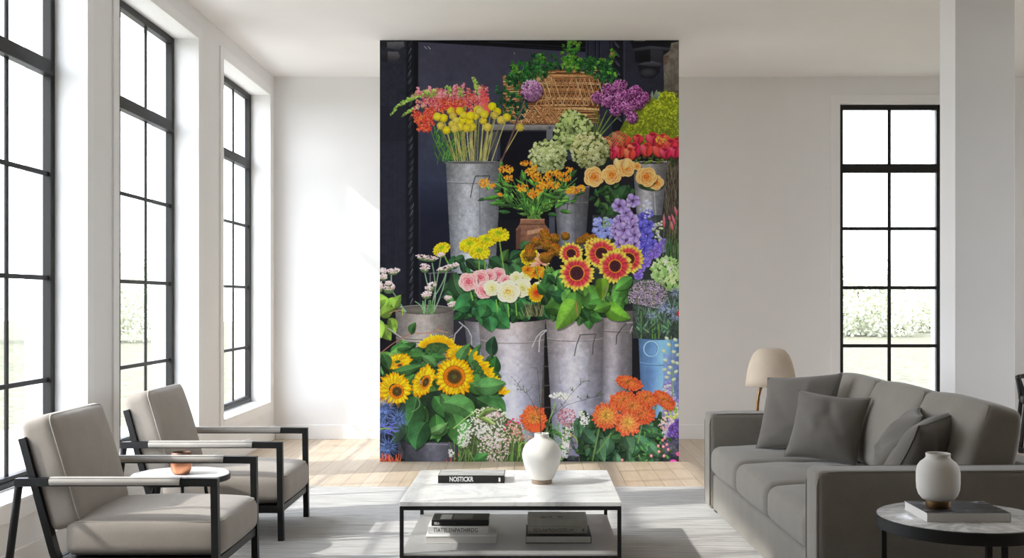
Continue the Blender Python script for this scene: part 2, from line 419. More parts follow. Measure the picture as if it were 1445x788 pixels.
        for t in range(3):
            rr = R*(.28-.08*t); th = np.linspace(0, 4.6, 9)+rot0+t*1.7
            line([(x+rr*math.cos(q), y+rr*.8*math.sin(q)) for q in th], .9, tone(core, .8 if t % 2 else 1.15))

    def hydrangea(x, y, rx, ry, cols, n=150, r0=2.0, r1=3.3, dk=(78, 92, 48), ls=.28):
        ell(x+1.5, y+2.5, rx*1.0, ry*1.0, (26, 34, 20), a=.5); ell(x, y, rx*.97, ry*.97, dk, tone(dk, .7))
        pts = []
        for _ in range(n):
            a = U(0, 2*pi); d = math.sqrt(U(0, 1)); pts.append((d, a))
        for d, a in sorted(pts, key=lambda q: -q[0]):
            px, py = x+rx*d*math.cos(a), y+ry*d*math.sin(a); r = U(r0, r1)*(1-.25*d)
            f = 1+ls*(-(px-x)/rx*.25-(py-y)/ry*.7)-.12*d
            c = tone(jit(cols[int(rng.integers(len(cols)))], .1), f); ro = U(0, pi)
            for i in range(4):
                b = ro+i*pi/2; ell(px+r*.6*math.cos(b), py+r*.6*math.sin(b), r*.62, r*.52, tone(c, 1.06), tone(c, .84), rot=b, lit=.1)
            ell(px, py, .4, .4, tone(c, .65))

    def allium(x, y, r, c1, c2, dk, n=None):
        ell(x+1, y+1.6, r*1.04, r*1.04, (36, 16, 40), a=.55)
        ell(x, y, r*.95, r*.95, dk, tone(dk, .75))
        for _ in range(n or int(r*r*1.25)):
            a = U(0, 2*pi); d = U(0, 1)**.5; px, py = x+r*d*math.cos(a), y+r*d*math.sin(a)
            f = 1.02-.36*(py-y)/r-.16*(px-x)/r; cc = c1 if U(0, 1) < .6 else c2
            for k in range(3):
                b = U(0, 2*pi); line([(px, py), (px+1.3*math.cos(b), py+1.3*math.sin(b))], .55, tone(jit(cc, .12), f))

    def snap(x, y, r, c, hi, ang=None):
        for i in range(5):
            a = (U(0, 2*pi) if ang is None else ang)+i*1.25; k = U(.5, 1.05)
            petal(x, y, a, r*k*1.25, r*.5, jit(tone(c, .8), .12), jit(hi if i % 3 == 0 else c, .12), p=1.4, q=.55, dark=.3)
        ell(x+U(-1, 1), y+U(-.5, 1), r*.28, r*.22, jit(tone(hi, 1.03), .1))

    def wand(p0, p1, p2, n, r0, r1, cols0, cols1):
        P = bez(p0, p1, p2, n)
        for i, (x, y) in enumerate(P):
            t = i/n; r = r0+(r1-r0)*t; cs = cols0 if U(0, 1) > t else cols1
            for k in range(3):
                a = U(0, 2*pi); ell(x+r*math.cos(a)*.8, y+r*math.sin(a)*.6, r*.75, r*.5, tone(jit(cs[int(rng.integers(len(cs)))], .14), U(.8, 1.12)), rot=U(0, pi), lit=.2)

    def bucket(xl, xr, yt, xbl, xbr, yb, c=(142, 144, 150), cb=None, hl=.42, bands=(), ry=3.0, inside=(70, 68, 66), seam=None, nz=.14, rim=True):
        cb = cb or c
        r = reg(min(xl, xbl), yt, max(xr, xbr), yb+ry)
        if r is None: return
        sl, X, Y = r; t = np.clip((Y-yt)/(yb-yt), 0, 1)
        a = xl+(xbl-xl)*t; b = xr+(xbr-xr)*t; s = (X-a)/(b-a)
        lo = yt+ry*(np.sqrt(np.clip(1-(2*np.clip(s, 0, 1)-1)**2, 0, 1)))
        m = (s > 0) & (s < 1) & (Y > lo)
        f = .72+.42*np.exp(-((s-hl)/.25)**2)-.16*np.clip((s-.8)/.2, 0, 1)-.1*np.clip((.12-s)/.12, 0, 1)
        f = f*(1+nz*2*noise(m.shape[0], m.shape[1], 5*MS, 4)+nz*noise(m.shape[0], m.shape[1], 1.2*MS, 2))
        tt = np.broadcast_to(t, m.shape)[..., None]
        col = (C(*c)*(1-tt)+C(*cb)*tt)*f[..., None]
        put(sl, m, np.clip(col, 0, 255))
        if rim:
            ell((xl+xr)/2, yt+.5, (xr-xl)/2, ry, tone(c, 1.1), tone(c, .9))
            ell((xl+xr)/2, yt+.9, (xr-xl)/2-1, ry-.7, inside, tone(inside, .7))
        for by in bands:
            t = (by-yt)/(yb-yt); a = xl+(xbl-xl)*t; b = xr+(xbr-xr)*t
            P = [(a+(b-a)*q, by+ry*math.sqrt(max(0, 1-(2*q-1)**2))) for q in np.linspace(0.01, .99, 15)]
            line([(x, y-1.1) for x, y in P], 1.0, tone(c, 1.18), a=.55); line(P, 1.3, tone(c, .62), a=.75)
        if seam: line([(seam, yt+ry+1), (seam-(xl-xbl)*.2, yb)], .7, tone(c, .66), a=.8)

    # ================= the dark shopfront behind
    rect(536, 57, 958, 652, (22, 22, 31), (17, 16, 22))
    rect(536, 57, 581, 440, (36, 38, 49), (25, 25, 34), nz=.16, cell=5)
    for i in range(16):
        x = U(538, 572); line([(x, U(100, 200)), (x+U(-.5, .5), U(260, 430))], U(.5, 2.5), (42, 45, 60), a=.2)
    rect(536, 150, 574, 200, (24, 25, 33), a=.55)
    rect(590, 57, 832, 190, (62, 62, 78), (52, 54, 70), nz=.05, cell=20)
    rect(590, 190, 832, 262, (52, 54, 70), (42, 47, 64), nz=.05)
    rect(590, 256, 640, 300, (40, 45, 62), (26, 28, 42)); rect(590, 300, 660, 440, (24, 26, 40), (15, 15, 22))
    rect(640, 226, 832, 440, (20, 20, 28), (16, 16, 22))
    rect(584, 57, 590, 440, (12, 12, 17), (12, 12, 16)); line([(591, 62), (593, 440)], 1.2, (48, 50, 64), a=.6)
    rect(573, 57, 584, 440, (20, 21, 28), (17, 17, 22))
    for i in range(36):
        y = 58+i*10.4; b = (96, 100, 118) if i % 3 else (66, 70, 86); xx = 576+.9*math.sin(i*.9)+i*.08
        petal(xx-.6, y+10.5, -1.15+U(-.1, .1), 12.5, 2.1, tone(b, .55), tone(b, U(.75, 1.1)), dark=.6)
        line([(xx+4.5, y+1), (xx-1, y+12)], .8, (8, 8, 12))
    # corbel scrolls, top left
    rect(536, 57, 572, 63, (42, 43, 48), (30, 31, 36)); poly([(545, 60), (570, 59), (571, 66), (563, 70), (545, 68)], (92, 93, 98), (54, 55, 60), nz=.1); poly([(536, 60), (546, 60), (546, 68), (536, 66)], (30, 30, 36))
    poly([(547, 73), (562, 73.5), (564.5, 80), (560, 86), (547, 88)], (86, 86, 90), (40, 40, 45), nz=.1); poly([(537, 72), (547, 73), (547, 88), (537, 86)], (44, 44, 49), (22, 22, 27))
    # beam along the top
    poly([(590, 57), (832, 57), (832, 74), (790, 72), (700, 66), (590, 59.5)], (12, 12, 17), (16, 16, 22))
    line([(690, 59.5), (800, 66.5), (832, 68)], .9, (44, 44, 54)); line([(740, 66), (810, 71.5)], .7, (40, 40, 50))
    line([(599, 66), (602.4, 69.4)], .8, (188, 192, 206)); line([(604, 66), (607.4, 69.6)], .8, (188, 192, 206)); line([(725.7, 74.5), (726, 77)], .8, (150, 150, 165))
    # right hand posts, carved rope, corbel, weathered stone
    rect(826, 57, 868, 200, (44, 46, 62), (36, 38, 50), nz=.08)
    for x in (830, 840, 846, 861): line([(x, 57), (x, 120)], 1.3, (20, 20, 28)); line([(x+1.5, 57), (x+1.5, 118)], .8, (62, 64, 80), a=.6)
    rect(864, 57, 880, 190, (24, 25, 33))
    for i in range(9): petal(866+.4*i, 57+i*13, .95, 14, 2.6, (40, 42, 54), (84, 88, 104), dark=.5); line([(868+.3*i, 66+i*13), (879, 72+i*13)], 1.0, (10, 10, 14))
    rect(879, 57, 940, 190, (44, 45, 58), (32, 33, 43), nz=.12); line([(881, 57), (881, 170)], 1.1, (64, 66, 82), a=.7)
    poly([(889, 57), (952, 57), (948, 73), (936, 76), (932, 92), (931, 103), (921, 112), (905, 110), (901, 98), (897, 80)], (22, 22, 28), (26, 26, 32))
    poly([(893, 69), (918, 65), (947, 68), (946, 72), (918, 70), (894, 73)], (74, 75, 84), (44, 45, 52)); poly([(918, 70), (936, 72), (932, 92), (918, 93)], (54, 54, 62), (38, 38, 44))
    poly([(898, 91), (918, 86), (934, 90), (931, 94), (917, 94)], (86, 87, 96), (48, 48, 56)); ell(915, 103, 12, 6.5, (60, 60, 68), (34, 34, 40), lit=.3); rect(896, 77, 918, 88, (16, 16, 20), a=.7)
    line([(895, 57.8), (910, 57.8)], 1.2, (140, 138, 130)); 
    poly([(958, 59), (947, 61), (945, 72), (936, 79), (937, 120), (934, 165), (958, 168)], (112, 106, 98), (98, 90, 80), nz=.28, cell=7)
    poly([(936, 79), (944, 79), (942, 90), (937, 92)], (92, 68, 58), a=.7); 
    for _ in range(24): line([(U(937, 957), U(85, 160)), (U(937, 957), U(85, 160))], U(.4, 1.2), (70, 66, 60), a=.35)
    rect(936, 200, 958, 400, (56, 50, 44), (44, 42, 38), nz=.3, cell=3)
    for _ in range(130):
        x, y = U(938, 958), U(215, 345); line([(x, y), (x+U(-6, 6), y-U(8, 30))], U(.4, .8), jit((112, 100, 82), .3), a=.7)
    rect(930, 128, 958, 210, (62, 66, 50), (80, 84, 44), nz=.2, a=.6)

    # ================= shelf and basket
    rect(706, 185, 800, 310, (16, 17, 25), (14, 14, 20))
    rect(690, 176, 846, 184.5, (136, 134, 134), (96, 95, 98), nz=.12); rect(690, 184, 846, 186, (40, 40, 46))
    rect(771, 178, 780, 240, (104, 104, 110), (78, 80, 90), nz=.1); ell(776, 181, 1.6, 1.6, (60, 60, 64)); rect(694, 186, 702, 230, (70, 72, 82), (60, 62, 74))
    rect(826, 168, 850, 190, (60, 58, 60), (44, 44, 48))
    bk = [(709, 108), (722, 106), (735, 112), (764, 101), (790, 98), (818, 99), (836, 108), (846, 130), (846, 172), (800, 175), (722, 175), (712, 150)]
    poly(bk, (112, 74, 46), (88, 58, 36), nz=.35, cell=3)
    cols = [(206, 154, 106), (184, 130, 86), (222, 174, 126), (158, 108, 68), (198, 140, 92)]
    def wv(pts, w): 
        c = jit(cols[int(rng.integers(5))], .14); line([(x, y+.7) for x, y in pts], w+.6, (52, 34, 24), a=.75); line(pts, w, c)
    for y in np.arange(103, 175, 2.3):
        for _ in range(2):
            x = U(752, 770); x2 = U(822, 845); dense = y < 112 or y > 150
            if dense or U(0, 1) < .35: wv(bez((x, y+U(-1, 1)), ((x+x2)/2, y+U(-2, 3)), (x2, y+U(-1, 1)+1), 6), 1.3)
    for y in np.arange(150, 175, 2.0): wv(bez((U(718, 728), y), (750, y+U(-1, 3)), (U(770, 800), y+U(-2, 2)), 6), 1.3)
    for yy in (116, 128, 141, 152): 
        for d in (-1.1, 0, 1.1): wv(bez((758, yy+d+2), (800, yy+d+U(-2, 1)), (845, yy+d+3), 8), 1.2)
    for i in range(16):
        x = 756+i*6.2
        wv([(x, 150), (x+13, 112)], 1.2); wv([(x+13, 150), (x+1, 112)], 1.2)
    for i in range(20): x = U(722, 790); wv([(x, 174), (x+U(8, 22), 152)], 1.1); wv([(x+12, 174), (x-U(2, 12), 150)], 1.1)
    for y in np.arange(108, 172, 2.4): wv([(710+U(0, 2), y), (721, y+U(-1, 1)), (732, y+U(-2, 2))], 1.4)
    for i in range(14): x = U(762, 835); wv([(x, 100+U(0, 3)), (x+U(6, 14), 100+U(0, 4))], 1.5)
    # ivy
    dkg = [(30, 72, 38), (38, 92, 44), (22, 54, 34), (54, 110, 50)]; ltg = [(84, 138, 48), (104, 156, 56), (66, 122, 44)]
    def ivy(n, x0, y0, x1, y1, cs, l=(3.5, 6.5)):
        for _ in range(n):
            x, y = U(x0, x1), U(y0, y1); a = U(0, 2*pi); c = cs[int(rng.integers(len(cs)))]
            for b in (-.75, .75, 0): leaf(x, y, a+b, U(*l), U(1.1, 1.7), c, .2, vein=False)
    for (x, y, w, n) in ((745, 97, 26, 46), (770, 88, 18, 30), (800, 92, 20, 30), (735, 107, 20, 40), (845, 95, 20, 44), (818, 90, 20, 30), (752, 108, 14, 20)): ivy(n, x-w, y-9, x+w, y+9, dkg)
    ivy(52, 713, 104, 738, 160, dkg); ivy(26, 722, 135, 745, 172, [(24, 62, 48), (30, 74, 52), (22, 50, 40)]); ivy(20, 840, 100, 872, 122, dkg); ivy(22, 700, 120, 716, 172, [(26, 62, 36), (34, 84, 40)], (2.5, 5))
    ivy(26, 795, 66, 818, 90, dkg+ltg); ivy(14, 803, 60, 816, 72, ltg); ivy(26, 795, 82, 815, 97, ltg); ivy(24, 836, 82, 870, 108, ltg+dkg); ivy(8, 860, 72, 868, 80, ltg); ivy(9, 724, 92, 732, 104, ltg); ivy(10, 760, 78, 768, 90, ltg+dkg)
    for _ in range(14): x, y = U(720, 860), U(80, 115); line(bez((x, y), (x+U(-8, 8), y+8), (x+U(-14, 14), y+U(6, 22)), 5), .6, (70, 92, 46))
    ell(863, 76, 2.5, 2.8, (176, 140, 92), (120, 100, 60)); ell(776, 112, 5, 6, (190, 150, 104), (150, 106, 70), tex=.4); ell(760, 112, 3, 3, (190, 150, 110))

    # ================= top row: snapdragons, drumsticks
    for _ in range(150):
        x, y = U(612, 660), U(186, 232); 
        if x < 607+(y-186)*.22: continue
        line(bez((x, y), (x+U(-2, 2), y-4), (x+U(-5, 5), y-U(5, 11)), 3), U(.7, 1.3), jit([(62, 116, 42), (40, 84, 34), (86, 142, 52)][int(rng.integers(3))], .2))
    for x0 in (612, 618, 626, 634): line(bez((x0-6, 178), (x0, 200), (x0+16, 230), 6), 1.3, (66, 110, 50))
    gb = [(136, 170, 74), (164, 190, 96), (110, 148, 60)]; pk = [(214, 120, 124), (196, 92, 108), (226, 150, 140)]
    wand((552, 162), (565, 142), (598, 133), 20, 1.4, 4.2, gb, gb); wand((568, 164), (585, 150), (612, 144), 18, 1.4, 4.4, gb, pk); wand((583, 136), (600, 128), (620, 128), 12, 2, 4.5, pk+gb, pk)
    for (x0, y0, x1, y1, n) in ((588, 128, 628, 146, 46), (606, 128, 662, 150, 66), (640, 122, 688, 150, 56)):
        for _ in range(n): snap(U(x0, x1), U(y0, y1), U(2.4, 4), [(206, 96, 108), (216, 122, 120), (190, 78, 98)][int(rng.integers(3))], (232, 158, 146))
    for (x0, y0, x1, y1, n) in ((606, 140, 640, 158, 34), (624, 142, 660, 164, 50), (655, 132, 690, 160, 50), (585, 158, 612, 172, 34), (588, 168, 607, 184, 26), (598, 154, 616, 178, 26)):
        red = y0 > 150 or x0 in (624,)
        for _ in range(n): snap(U(x0, x1), U(y0, y1), U(2.6, 4.4), [(222, 66, 52), (232, 84, 48), (208, 58, 70)][int(rng.integers(3))] if red else [(216, 74, 82), (222, 92, 92), (204, 66, 92), (228, 82, 60)][int(rng.integers(4))], (240, 124, 72) if red else (236, 138, 120))
    for (x, y, s) in ((610, 133, 7), (633, 128, 7), (650, 131, 6), (603, 131, 5)):
        for _ in range(16): ell(x+U(-s, s)*.7, y+U(-s, s), U(1.2, 2.3), U(.9, 1.6), jit(gb[int(rng.integers(3))], .15), rot=U(0, 3), lit=.2)
    for (x, y) in ((590, 126), (606, 124), (641, 124), (653, 121), (627, 130), (621, 134)): 
        for _ in range(7): ell(x+U(-2, 2), y+U(-3, 4), 1.8, 1.4, jit((226, 128, 140), .12), rot=U(0, 3), lit=.2)
    wand((667, 109), (672, 118), (676, 130), 12, 1.6, 4.2, gb, gb); wand((677, 122), (678, 132), (681, 150), 10, 3, 4.5, [(224, 160, 120), (206, 180, 110)], pk)
    wand((681, 130), (684, 142), (686, 158), 10, 3.4, 4.6, [(226, 80, 90)], [(236, 84, 74)])
    line([(656, 150), (654, 165)], 1.6, (92, 140, 60))
    balls = [(617,165),(626,167),(622,178),(630,184),(638,176),(639,164),(649,157),(644,171),(654,163),(653,169),(649,179),(663,173),(666,179.5),(671,164),(674,155),(664,164),(636,157),(677,157),(683.5,162),(694.5,150.5),(698,163),(701.5,158),(682,171),(688,180),(707,170),(715,166),(659,181),(642,182)]
    for (x, y) in balls:
        line(bez((x, y), (x+(664-x)*.15, y+22), (664+(x-662)*.52+U(-4, 4), 229), 6), U(1.0, 1.5), jit([(150, 146, 84), (176, 168, 104), (120, 122, 66)][int(rng.integers(3))], .1))
    for _ in range(16): x = U(640, 700); line([(x, U(183, 192)), (664+(x-664)*.75, 229)], U(.9, 1.4), jit((142, 140, 80), .2))
    line([(733.5, 180), (706, 228)], 1.4, (170, 164, 84))
    for (x, y) in sorted(balls, key=lambda q: (q[0]*7) % 5)+[(733.7, 180)]:
        r = U(5.3, 6.4); c = jit([(214, 188, 46), (196, 172, 70), (226, 196, 24)][int(rng.integers(3))], .07)
        ell(x, y, r, r, tone(c, 1.08), tone(c, .74), lit=.16)
        for _ in range(46):
            a = U(0, 2*pi); d = math.sqrt(U(0, .95)); ell(x+r*d*math.cos(a), y+r*d*math.sin(a), .5, .5, tone(jit(c, .1), U(.78, 1.2)))
    line(bez((740, 143), (728, 178), (707, 229), 8), 2.2, (116, 82, 84), (92, 66, 62))
    allium(750, 128, 15.3, (160, 104, 156), (204, 164, 196), (92, 48, 92), 420)
    for i in range(9): x = 838+i*5; line([(x+U(-2, 3), 152+U(0, 12)), (846+i*1.5-10+U(-2, 2), 190)], 1.1, jit((104, 132, 62), .15))
    # yellow-green feathery sprays on the right
    ye = [(150, 164, 34), (172, 184, 40), (128, 142, 30), (108, 124, 34), (186, 196, 62)]
    poly([(885, 165), (896, 146), (915, 138), (940, 128), (958, 140), (958, 205), (880, 205), (868, 195)], (118, 132, 30), (96, 108, 30), nz=.3, cell=3)
    for _ in range(900):
        x, y = U(868, 958), U(130, 206)
        if y < 208-(x-862)*1.3 or y < 136 and x < 925: continue
        b = U(0, 2*pi); line([(x, y), (x+U(1, 3)*math.cos(b), y+U(1, 3)*math.sin(b))], U(.7, 1.5), tone(jit(ye[int(rng.integers(5))], .12), 1.05-.004*(y-150)))
    for (x, y) in ((930, 135), (944, 133), (950, 158), (928, 150)): dots(26, x, y, 7, 4, ye[:2]+[ye[4]], .7, 1.4)
    for _ in range(5): x = U(920, 926); petal(U(918, 928), U(138, 142), -1.3+U(-.3, .3), 12, 1.8, (96, 116, 96), (142, 160, 142))
    pc = [(146, 72, 134), (164, 92, 150), (128, 56, 114)]
    for (x, y, r) in ((843,138,8.5),(859,127,9.5),(875,122,10.5),(872,140,9),(857,143,9.5),(884,135,9),(897,130,9.5),(909,138,8.5),(900,146,9.5),(886,152,11),(869.5,155,9.5),(892,166,8.5)):
        c = pc[int(rng.integers(3))]; allium(x, y, r, c, (196, 132, 184), (84, 30, 76))

    # ================= hydrangeas, red roses, tall bucket right
    bucket(893, 942, 229, 900, 932, 330, (136, 132, 130), (150, 154, 166), hl=.4, bands=(), ry=2.5, rim=False, seam=None); line([(894, 228.6), (941, 228.6)], 1.2, (168, 164, 160)); line([(922, 250), (926, 320)], 1.6, (196, 200, 208), a=.5)
    rect(846, 225, 894, 345, (34, 32, 36), (22, 22, 28), a=.9)
    bush(46, 860, 216, 950, 230, [(70, 84, 34), (46, 62, 30), (96, 110, 40)], 5, 9, .3)
    rr = [(864,205,11),(888,217,10),(872,193,9),(880,197,9.5),(874,213,10),(895,211,11),(912,211,10),(857,200,8),(900,196,7),(921,196,10),(936,196,8),(931,212,10),(946,206,11),(952,214,9),(955,201,8),(939,216,8),(864,217,7)]
    for (x, y, r) in sorted(rr, key=lambda q: q[1]):
        c = [(232, 52, 72), (238, 70, 60), (224, 44, 84)][int(rng.integers(3))]; hi = [(252, 132, 92), (246, 98, 90), (244, 92, 118)][int(rng.integers(3))]
        ell(x+1, y+2, r*.98, r*1.02, (70, 22, 26), a=.6)
        petal(x, y+r, -pi/2, r*1.9, r*.86, tone(c, .6), tone(c, .95), p=1.15, q=.45, dark=.15)
        petal(x+r*.12, y+r, -pi/2+.12, r*1.7, r*.5, tone(c, .75), hi, p=1.2, q=.5, dark=.25)
        ell(x, y-r*.55, r*.5, r*.26, tone(c, .55), tone(c, .8), rot=U(-.3, .3))
        t = U(.25, .5)
        petal(x-r*.12, y+r*1.02, -pi/2-t, r*1.75, r*.52, jit(tone(c, .72), .06), jit(hi, .06), p=1.25, q=.5, dark=.3)
        petal(x+r*.2, y+r*1.02, -pi/2+t, r*1.6, r*.5, jit(tone(c, .66), .06), jit(tone(c, 1.06), .06), p=1.25, q=.5, dark=.3)
    dots(40, 934, 197, 9, 7, [(196, 176, 50), (222, 120, 60)], .8, 1.5)
    for i in range(9): x = 846+i*5.2; line([(866-i*.5+i*3.4, 186), (852+i*4.2-8, 206)], .9, jit((128, 150, 62), .15))
    hg = [(178, 198, 124), (196, 212, 148), (156, 180, 104), (166, 190, 112)]
    hydrangea(808, 189, 27, 25, hg, 190); hydrangea(806, 172, 17, 16, hg, 80); hydrangea(822, 180, 14, 18, hg, 50)
    hydrangea(773, 221, 27, 24, [(170, 186, 122), (186, 200, 142), (148, 160, 96), (200, 214, 156)], 210)
    hydrangea(833, 213, 28, 26, [(174, 178, 118), (190, 196, 138), (150, 152, 92), (204, 206, 156)], 220)

    # ================= left tall bucket, copper churn, middle bucket
    bucket(629, 707.5, 229, 637, 699, 384, (136, 138, 142), (150, 154, 164), hl=.42, bands=(257,), ry=2.2, inside=(96, 94, 92), nz=.15); line([(677, 262), (677.6, 380)], .9, (92, 96, 104))
    for _ in range(60): ell(U(648, 672), U(262, 375), U(.4, 1.3), U(.4, 1.6), (190, 194, 202), a=.35)
    line([(664, 279), (667, 262), (671, 249), (691, 248.5), (688, 262)], 1.2, (52, 52, 56)); line([(664.8, 279), (667.8, 262)], .5, (150, 150, 152))
    bucket(781, 832, 264, 788, 826, 350, (112, 110, 112), (104, 108, 120), hl=.35, bands=(286,), ry=2, rim=False, seam=811); line([(781, 264), (832, 264)], 1.3, (140, 136, 134)); line([(799, 302), (803, 278)], 1.1, (48, 48, 52))
    rect(775, 300, 783, 345, (84, 88, 102), (60, 62, 74), a=.8)
    poly([(735, 309), (768, 309), (769, 317), (775, 324), (776, 352), (728, 352), (728, 324), (733, 317)], (128, 90, 70), (104, 72, 56), nz=.22, cell=4)
    poly([(744, 326), (766, 322), (768, 327), (744, 332)], (206, 164, 132), a=.55); poly([(728, 326), (735, 322), (734, 352), (728, 352)], (64, 44, 38), a=.6); line([(735, 310), (768, 310)], 1.5, (172, 126, 98)); line([(734, 317), (769, 317)], 1.2, (74, 50, 40)); poly([(752, 334), (762, 332), (760, 346), (752, 346)], (150, 108, 84), a=.4)

    # butterfly weed
    lg = [(62, 112, 48), (78, 134, 54), (44, 84, 42), (100, 152, 62)]
    for (a0, n) in ((0, 1),):
        for _ in range(30):
            x1, y1 = U(690, 815), U(244, 285); line(bez((752+U(-8, 8), 309), (752+(x1-752)*.4, 285), (x1, y1), 6), 1.1, jit((86, 122, 56), .15))
    for _ in range(190):
        t = U(.05, 1); x1, y1 = U(684, 822), U(246, 284); x, y = 752+(x1-752)*t, 306+(y1-306)*t
        a = math.atan2(y1-306, x1-752)+U(-1.1, 1.1); leaf(x, y, a, U(8, 17), U(1.4, 2.6), lg[int(rng.integers(4))], .22)
    for (x, y, a, L) in ((705, 277, pi-.2, 24), (712, 288, pi, 22), (722, 293, pi+.1, 20), (720, 300, pi+.1, 18), (790, 298, .2, 16), (773, 303, .1, 14), (745, 275, -2.2, 18), (740, 255, -1.8, 16), (765, 272, .35, 26), (808, 250, -1, 12), (708, 238, -1.5, 10)): leaf(x, y, a, L, 3, lg[int(rng.integers(3))], .1)
    oc = [(238, 140, 28), (248, 164, 40), (226, 116, 30), (244, 178, 60)]
    for (x, y, rx, ry) in ((714,240,10,6),(718,252,7,5),(683,258,8,7),(742,231,8,3.5),(750,243,9,6),(757,250,8,6),(770,258,11,9),(782,262,9,5),(737,265,8,6),(752,274,8,7),(762,266,6,6),(797,250,9,7),(803,240,6,4),(785,246,6,6),(811,268,8,6),(804,270,5,4),(695,263,4,4),(774,246,6,5),(821,266,5,5),(755,237,4,3),(706,275,4,2)):
        for _ in range(int(rx*ry*.8)+6):
            a = U(0, 2*pi); d = math.sqrt(U(0, 1)); px, py = x+rx*d*math.cos(a), y+ry*d*math.sin(a); c = jit(oc[int(rng.integers(4))], .1)
            for k in range(4): b = U(0, 2*pi); ell(px+.8*math.cos(b), py+.8*math.sin(b), .85, .6, c, tone(c, .86), rot=b)

    # peach roses and their leaves
    bush(40, 838, 262, 892, 300, [(44, 76, 42), (34, 58, 38), (60, 94, 52)], 9, 16, .35)
    for (x, y, a, L, w) in ((862, 270, .9, 22, 8), (884, 262, 2.0, 24, 9), (868, 290, 2.1, 24, 9), (872, 275, 1.6, 20, 7), (900, 262, .3, 26, 4)): leaf(x, y, a, L, w, (54, 88, 50), .12)
    for (x, y, r) in ((926, 258, 11), (838, 250, 15), (863, 247, 14.5), (883, 237, 14), (899, 235, 6), (912, 250, 15)): rose(x, y, r, (230, 146, 76), (246, 186, 120), (206, 106, 34))
    petal(872, 240, -1.75, 17, 5, (236, 168, 100), (246, 200, 146), p=1.1); petal(880, 240, -1.3, 16, 6, (232, 158, 90), (244, 192, 132), p=1.1)

    # ================= delphiniums
    rect(836, 304, 942, 440, (52, 58, 56), (40, 46, 44), nz=.3, a=.85)
    def delph(x, y, r, c, hi, eye=(70, 44, 84)):
        ro = U(0, 2)
        for i in range(6): petal(x, y, ro+i*pi/3+U(-.2, .2), r*U(.9, 1.12), r*.46, jit(tone(c, .84), .07), jit(hi, .07), p=1.3, q=.5, dark=.22)
        ell(x, y, r*.25, r*.25, eye, tone(eye, 1.3)); dots(4, x, y, r*.3, r*.3, [(220, 210, 220), eye], .4, .7)
    for _ in range(60): x, y = U(838, 866), U(308, 342); ell(x, y, U(2.2, 4), U(2, 3.4), jit([(146, 156, 220), (128, 138, 210), (164, 170, 226), (112, 118, 192)][int(rng.integers(4))], .08), (112, 122, 200), rot=U(0, 3), lit=.12)
    for _ in range(14): ell(U(850, 862), U(306, 322), 2, 1.4, jit((132, 160, 120), .12), rot=U(0, 3), lit=.2)
    for (x, y, r) in ((907,308,8),(915,302,7),(905,322,9),(916,318,8),(913,332,9),(904,340,8),(921,345,8),(908,352,9)): delph(x, y, r, (84, 84, 200), (116, 112, 222), (50, 40, 120))
    dots(30, 912, 296, 8, 12, [(196, 204, 226), (160, 168, 220)], .8, 2)
    for (x, y, r) in ((875,312,10),(884,302,9),(892,310,9),(870,330,9),(893,320,9),(874,345,9),(896,345,9),(888,356,9),(868,322,7),(884,340,10),(874,291,11),(893,284,10.5),(880,325,11),(895,332,10),(886,372,7)): delph(x, y, r, (152, 128, 206), (182, 160, 222))
    for (x, y) in ((928, 330), (924, 320), (932, 318), (930, 340), (920, 360), (926, 352)): 
        for _ in range(9): ell(x+U(-3, 3), y+U(-5, 5), 1.8, 1.5, jit([(176, 190, 130), (196, 206, 156), (150, 150, 190)][int(rng.integers(3))], .1), lit=.2)
    for (x, y, r) in ((931,350,9),(924,358,9),(937,342,6),(915,362,8),(905,378,7),(901,390,7),(900,402,6),(912,372,7)): delph(x, y, r, (116, 94, 200), (148, 124, 220), (90, 70, 150))
    for (x, y, r) in ((905, 360, 6), (908, 345, 5), (902, 368, 5)): delph(x, y, r, (66, 62, 190), (96, 88, 214), (60, 50, 130))
    for (x, y, L) in ((937, 322, 20), (949, 326, 14), (953, 318, 16), (955, 305, 14), (946, 312, 8)): petal(x, y, -1.75+U(-.2, .2), L, 2, (170, 72, 92), (222, 130, 142)); line([(x, y), (x-2, y+40)], .9, (96, 116, 66))
    for _ in range(40): x = U(938, 958); line([(x, U(330, 352)), (x+U(-4, 4), 372)], .9, jit((70, 96, 58), .25))

    # ================= yellow daisies mums, statice, milk churn left
    rect(600, 385, 645, 432, (22, 22, 30)); line([(607, 386), (607, 420)], 2.2, (82, 84, 92)); line([(605, 386), (640, 384)], 2.2, (76, 76, 84)); line([(637, 388), (638, 432)], 1.5, (100, 102, 110))
    bush(70, 640, 366, 735, 430, [(36, 66, 40), (48, 88, 48), (28, 50, 36), (64, 106, 58)], 12, 22, .36)
    for (x, y, a, L, w) in ((690, 365, .6, 22, 8), (705, 372, 1.0, 22, 8), (722, 372, 1.3, 24, 8), (640, 385, 1.2, 40, 11), (668, 370, .2, 20, 7), (655, 362, 2.8, 16, 5), (735, 352, -.7, 16, 6), (720, 366, -.6, 20, 6)): leaf(x, y, a, L, w, (50, 90, 54), .15)
    for (p0, p1) in (((704, 335), (712, 390)), ((676, 360), (676, 385)), ((624, 355), (634, 376)), ((686, 345), (684, 380))): line([p0, p1], 2, (104, 138, 62))
    for (x, y, R, sq, ro) in ((623, 352, 12.5, .72, -.5), (687, 340, 14, .62, -.05), (663, 346, 14.5, .72, -.25), (704, 331.5, 15, .66, .05), (677, 356, 15, .72, .05)):
        mum(x, y, R, sq, ro, (226, 188, 16), (246, 214, 30), 5, cy=-2.2, rt=.13); ell(x-.5, y-3.2*sq, R*.42, R*.24, (124, 150, 26), (176, 176, 24), rot=ro, tex=.4, cell=.7)
